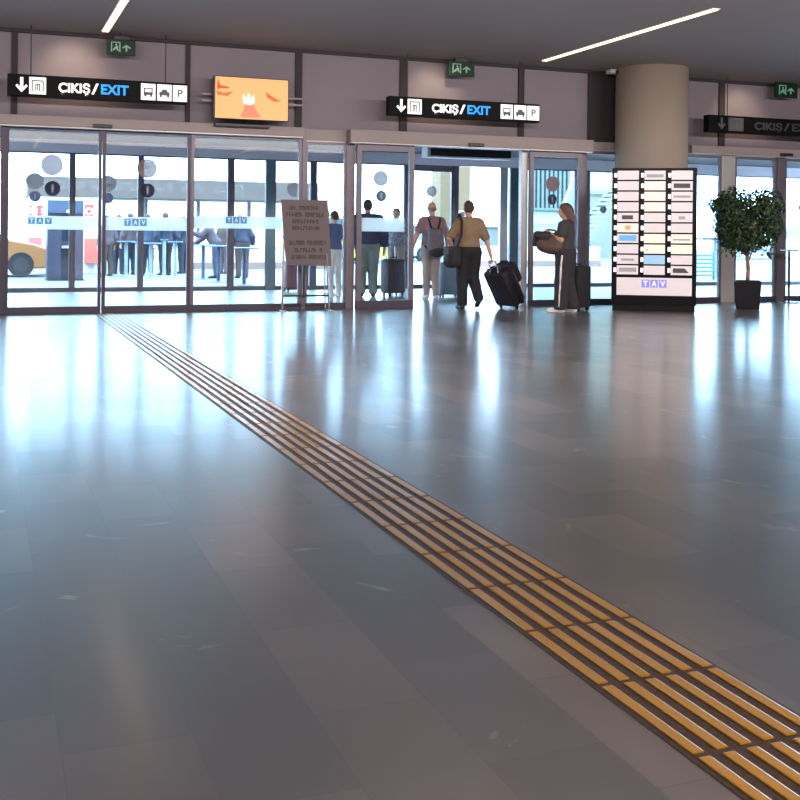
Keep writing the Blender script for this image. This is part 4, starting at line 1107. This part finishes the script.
MB().box(-.15, .15, -.05, -.03, .88, 1.18, .01).build('plate', mat('lavender_plate', (170, 172, 196), .5), sp)
Yu = 48
xa = AX(731, Yu)
bus = empty('bus', (xa+5.5, Yu, 0), 0, 'white bus parked outside behind the tree at the right', 'bus')
MB().box(-5.5, 5.5, 0, 2.5, .35, 2.0, .12).build('body', mat('bus_white', (238, 234, 224), .4), bus)
MB().box(-5.5, 5.5, .01, 2.49, 2.0, 2.9, .12).build('upper_body', mat('bus_white', (238, 234, 224), .4), bus)
MB().box(-5.2, 5.3, -.008, 0, 2.05, 2.6).build('window_band', mat('bus_glass', (196, 206, 206), .1), bus)
MB().box(-5.5, 5.5, -.01, 0, .35, .6).build('skirt', mat('bus_blue_skirt', (150, 170, 204), .5), bus)
for xx in (-2.45, 3.4):
    MB().cyl((xx, -.02, .48), (xx, .3, .48), .48, n=24).build('wheel', mat('tyre', (26, 25, 28), .8), bus)
Yg = 40
r = empty('overhead_sign', (AX(712, Yg), Yg, 0), 0, 'grey overhead road sign left of the tree top', 'road sign')
xa, xb = AX(702, Yg)-AX(712, Yg), AX(724, Yg)-AX(712, Yg)
MB().box(xa, xb, 0, .1, AZ(712, 214, Yg), AZ(712, 200, Yg), .01).build('plate', mat('road_sign_grey', (164, 176, 172), .5), r)
MB().cyl((xb-.1, .15, 0), (xb-.1, .15, AZ(712, 202, Yg)), .06).build('pole', ALU, r)
sun = bpy.data.lights.new('sun', 'SUN'); sun.energy = 2.5; sun.angle = .02; sun.color = (1, .95, .88)
so_ = bpy.data.objects.new('sun', sun); COL.objects.link(so_)
so_.rotation_euler = Vector((-.35, -.55, -1)).to_track_quat('-Z', 'Y').to_euler()
# ------------------------------------------------------------------ world, sun, camera
w = bpy.data.worlds.new('sky'); scene.world = w; w.use_nodes = True
bg = w.node_tree.nodes['Background']; bg.inputs['Color'].default_value = (.45, .71, 1, 1); bg.inputs['Strength'].default_value = 17
cam = bpy.data.cameras.new('camera'); co = bpy.data.objects.new('camera', cam); COL.objects.link(co)
cam.sensor_width = 36; cam.sensor_fit = 'HORIZONTAL'; cam.lens = FPX/800*36
cam.shift_y = -(400-PY0)/800; cam.shift_x = 0
cam.clip_end = 500
co.location = (0, 0, H_CAM)
fw = Vector((S, C, 0)); rt = Vector((C, -S, 0)); up = Vector((0, 0, 1))
rt2 = rt-up*ROLL*1.0; rt2 = (rt*math.cos(ROLL)-up*math.sin(ROLL)*-1)
rt2 = rt*math.cos(ROLL)+up*math.sin(ROLL); up2 = up*math.cos(ROLL)-rt*math.sin(ROLL)
M = Matrix((rt2, up2, -fw)).transposed().to_4x4()
co.rotation_euler = M.to_euler()
scene.camera = co
for i, (lx, ly, sx_, sy_) in enumerate([(-3, 7.6, 6, .3), (5, 7.6, 6, .3), (13, 7.6, 6, .3), (5, -2, 14, 4)]):  # added fill lights without fixtures, brightening the hall and the glass front
    ld = bpy.data.lights.new('added_hall_fill', 'AREA'); ld.shape = 'RECTANGLE'; ld.size = sx_; ld.size_y = sy_; ld.energy = 380 if i < 3 else 800; ld.color = (1, .91, .86)
    lo_ = bpy.data.objects.new('added_hall_fill', ld); COL.objects.link(lo_); lo_.location = (lx, ly, CEIL-.13 if i < 3 else CEIL-.03)
    if i < 3: lo_.rotation_euler = Vector((0, .8, -.6)).to_track_quat('-Z', 'Y').to_euler()
for lx in (1.2, 6.95, 13.1):
    ld = bpy.data.lights.new('wall_washer', 'SPOT'); ld.energy = 45; ld.color = (1, .78, .5); ld.spot_size = 1.5; ld.spot_blend = 1; ld.shadow_soft_size = .05
    lo_ = bpy.data.objects.new('wall_washer', ld); COL.objects.link(lo_); lo_.location = (lx, F-.75, CEIL-.04)
    lo_.rotation_euler = Vector((0, .55, -.5)).to_track_quat('-Z', 'Y').to_euler()
vs = scene.view_settings; vs.view_transform = 'Standard'; vs.look = 'None'; vs.exposure = 0; vs.gamma = 1; vs.use_curve_mapping = False
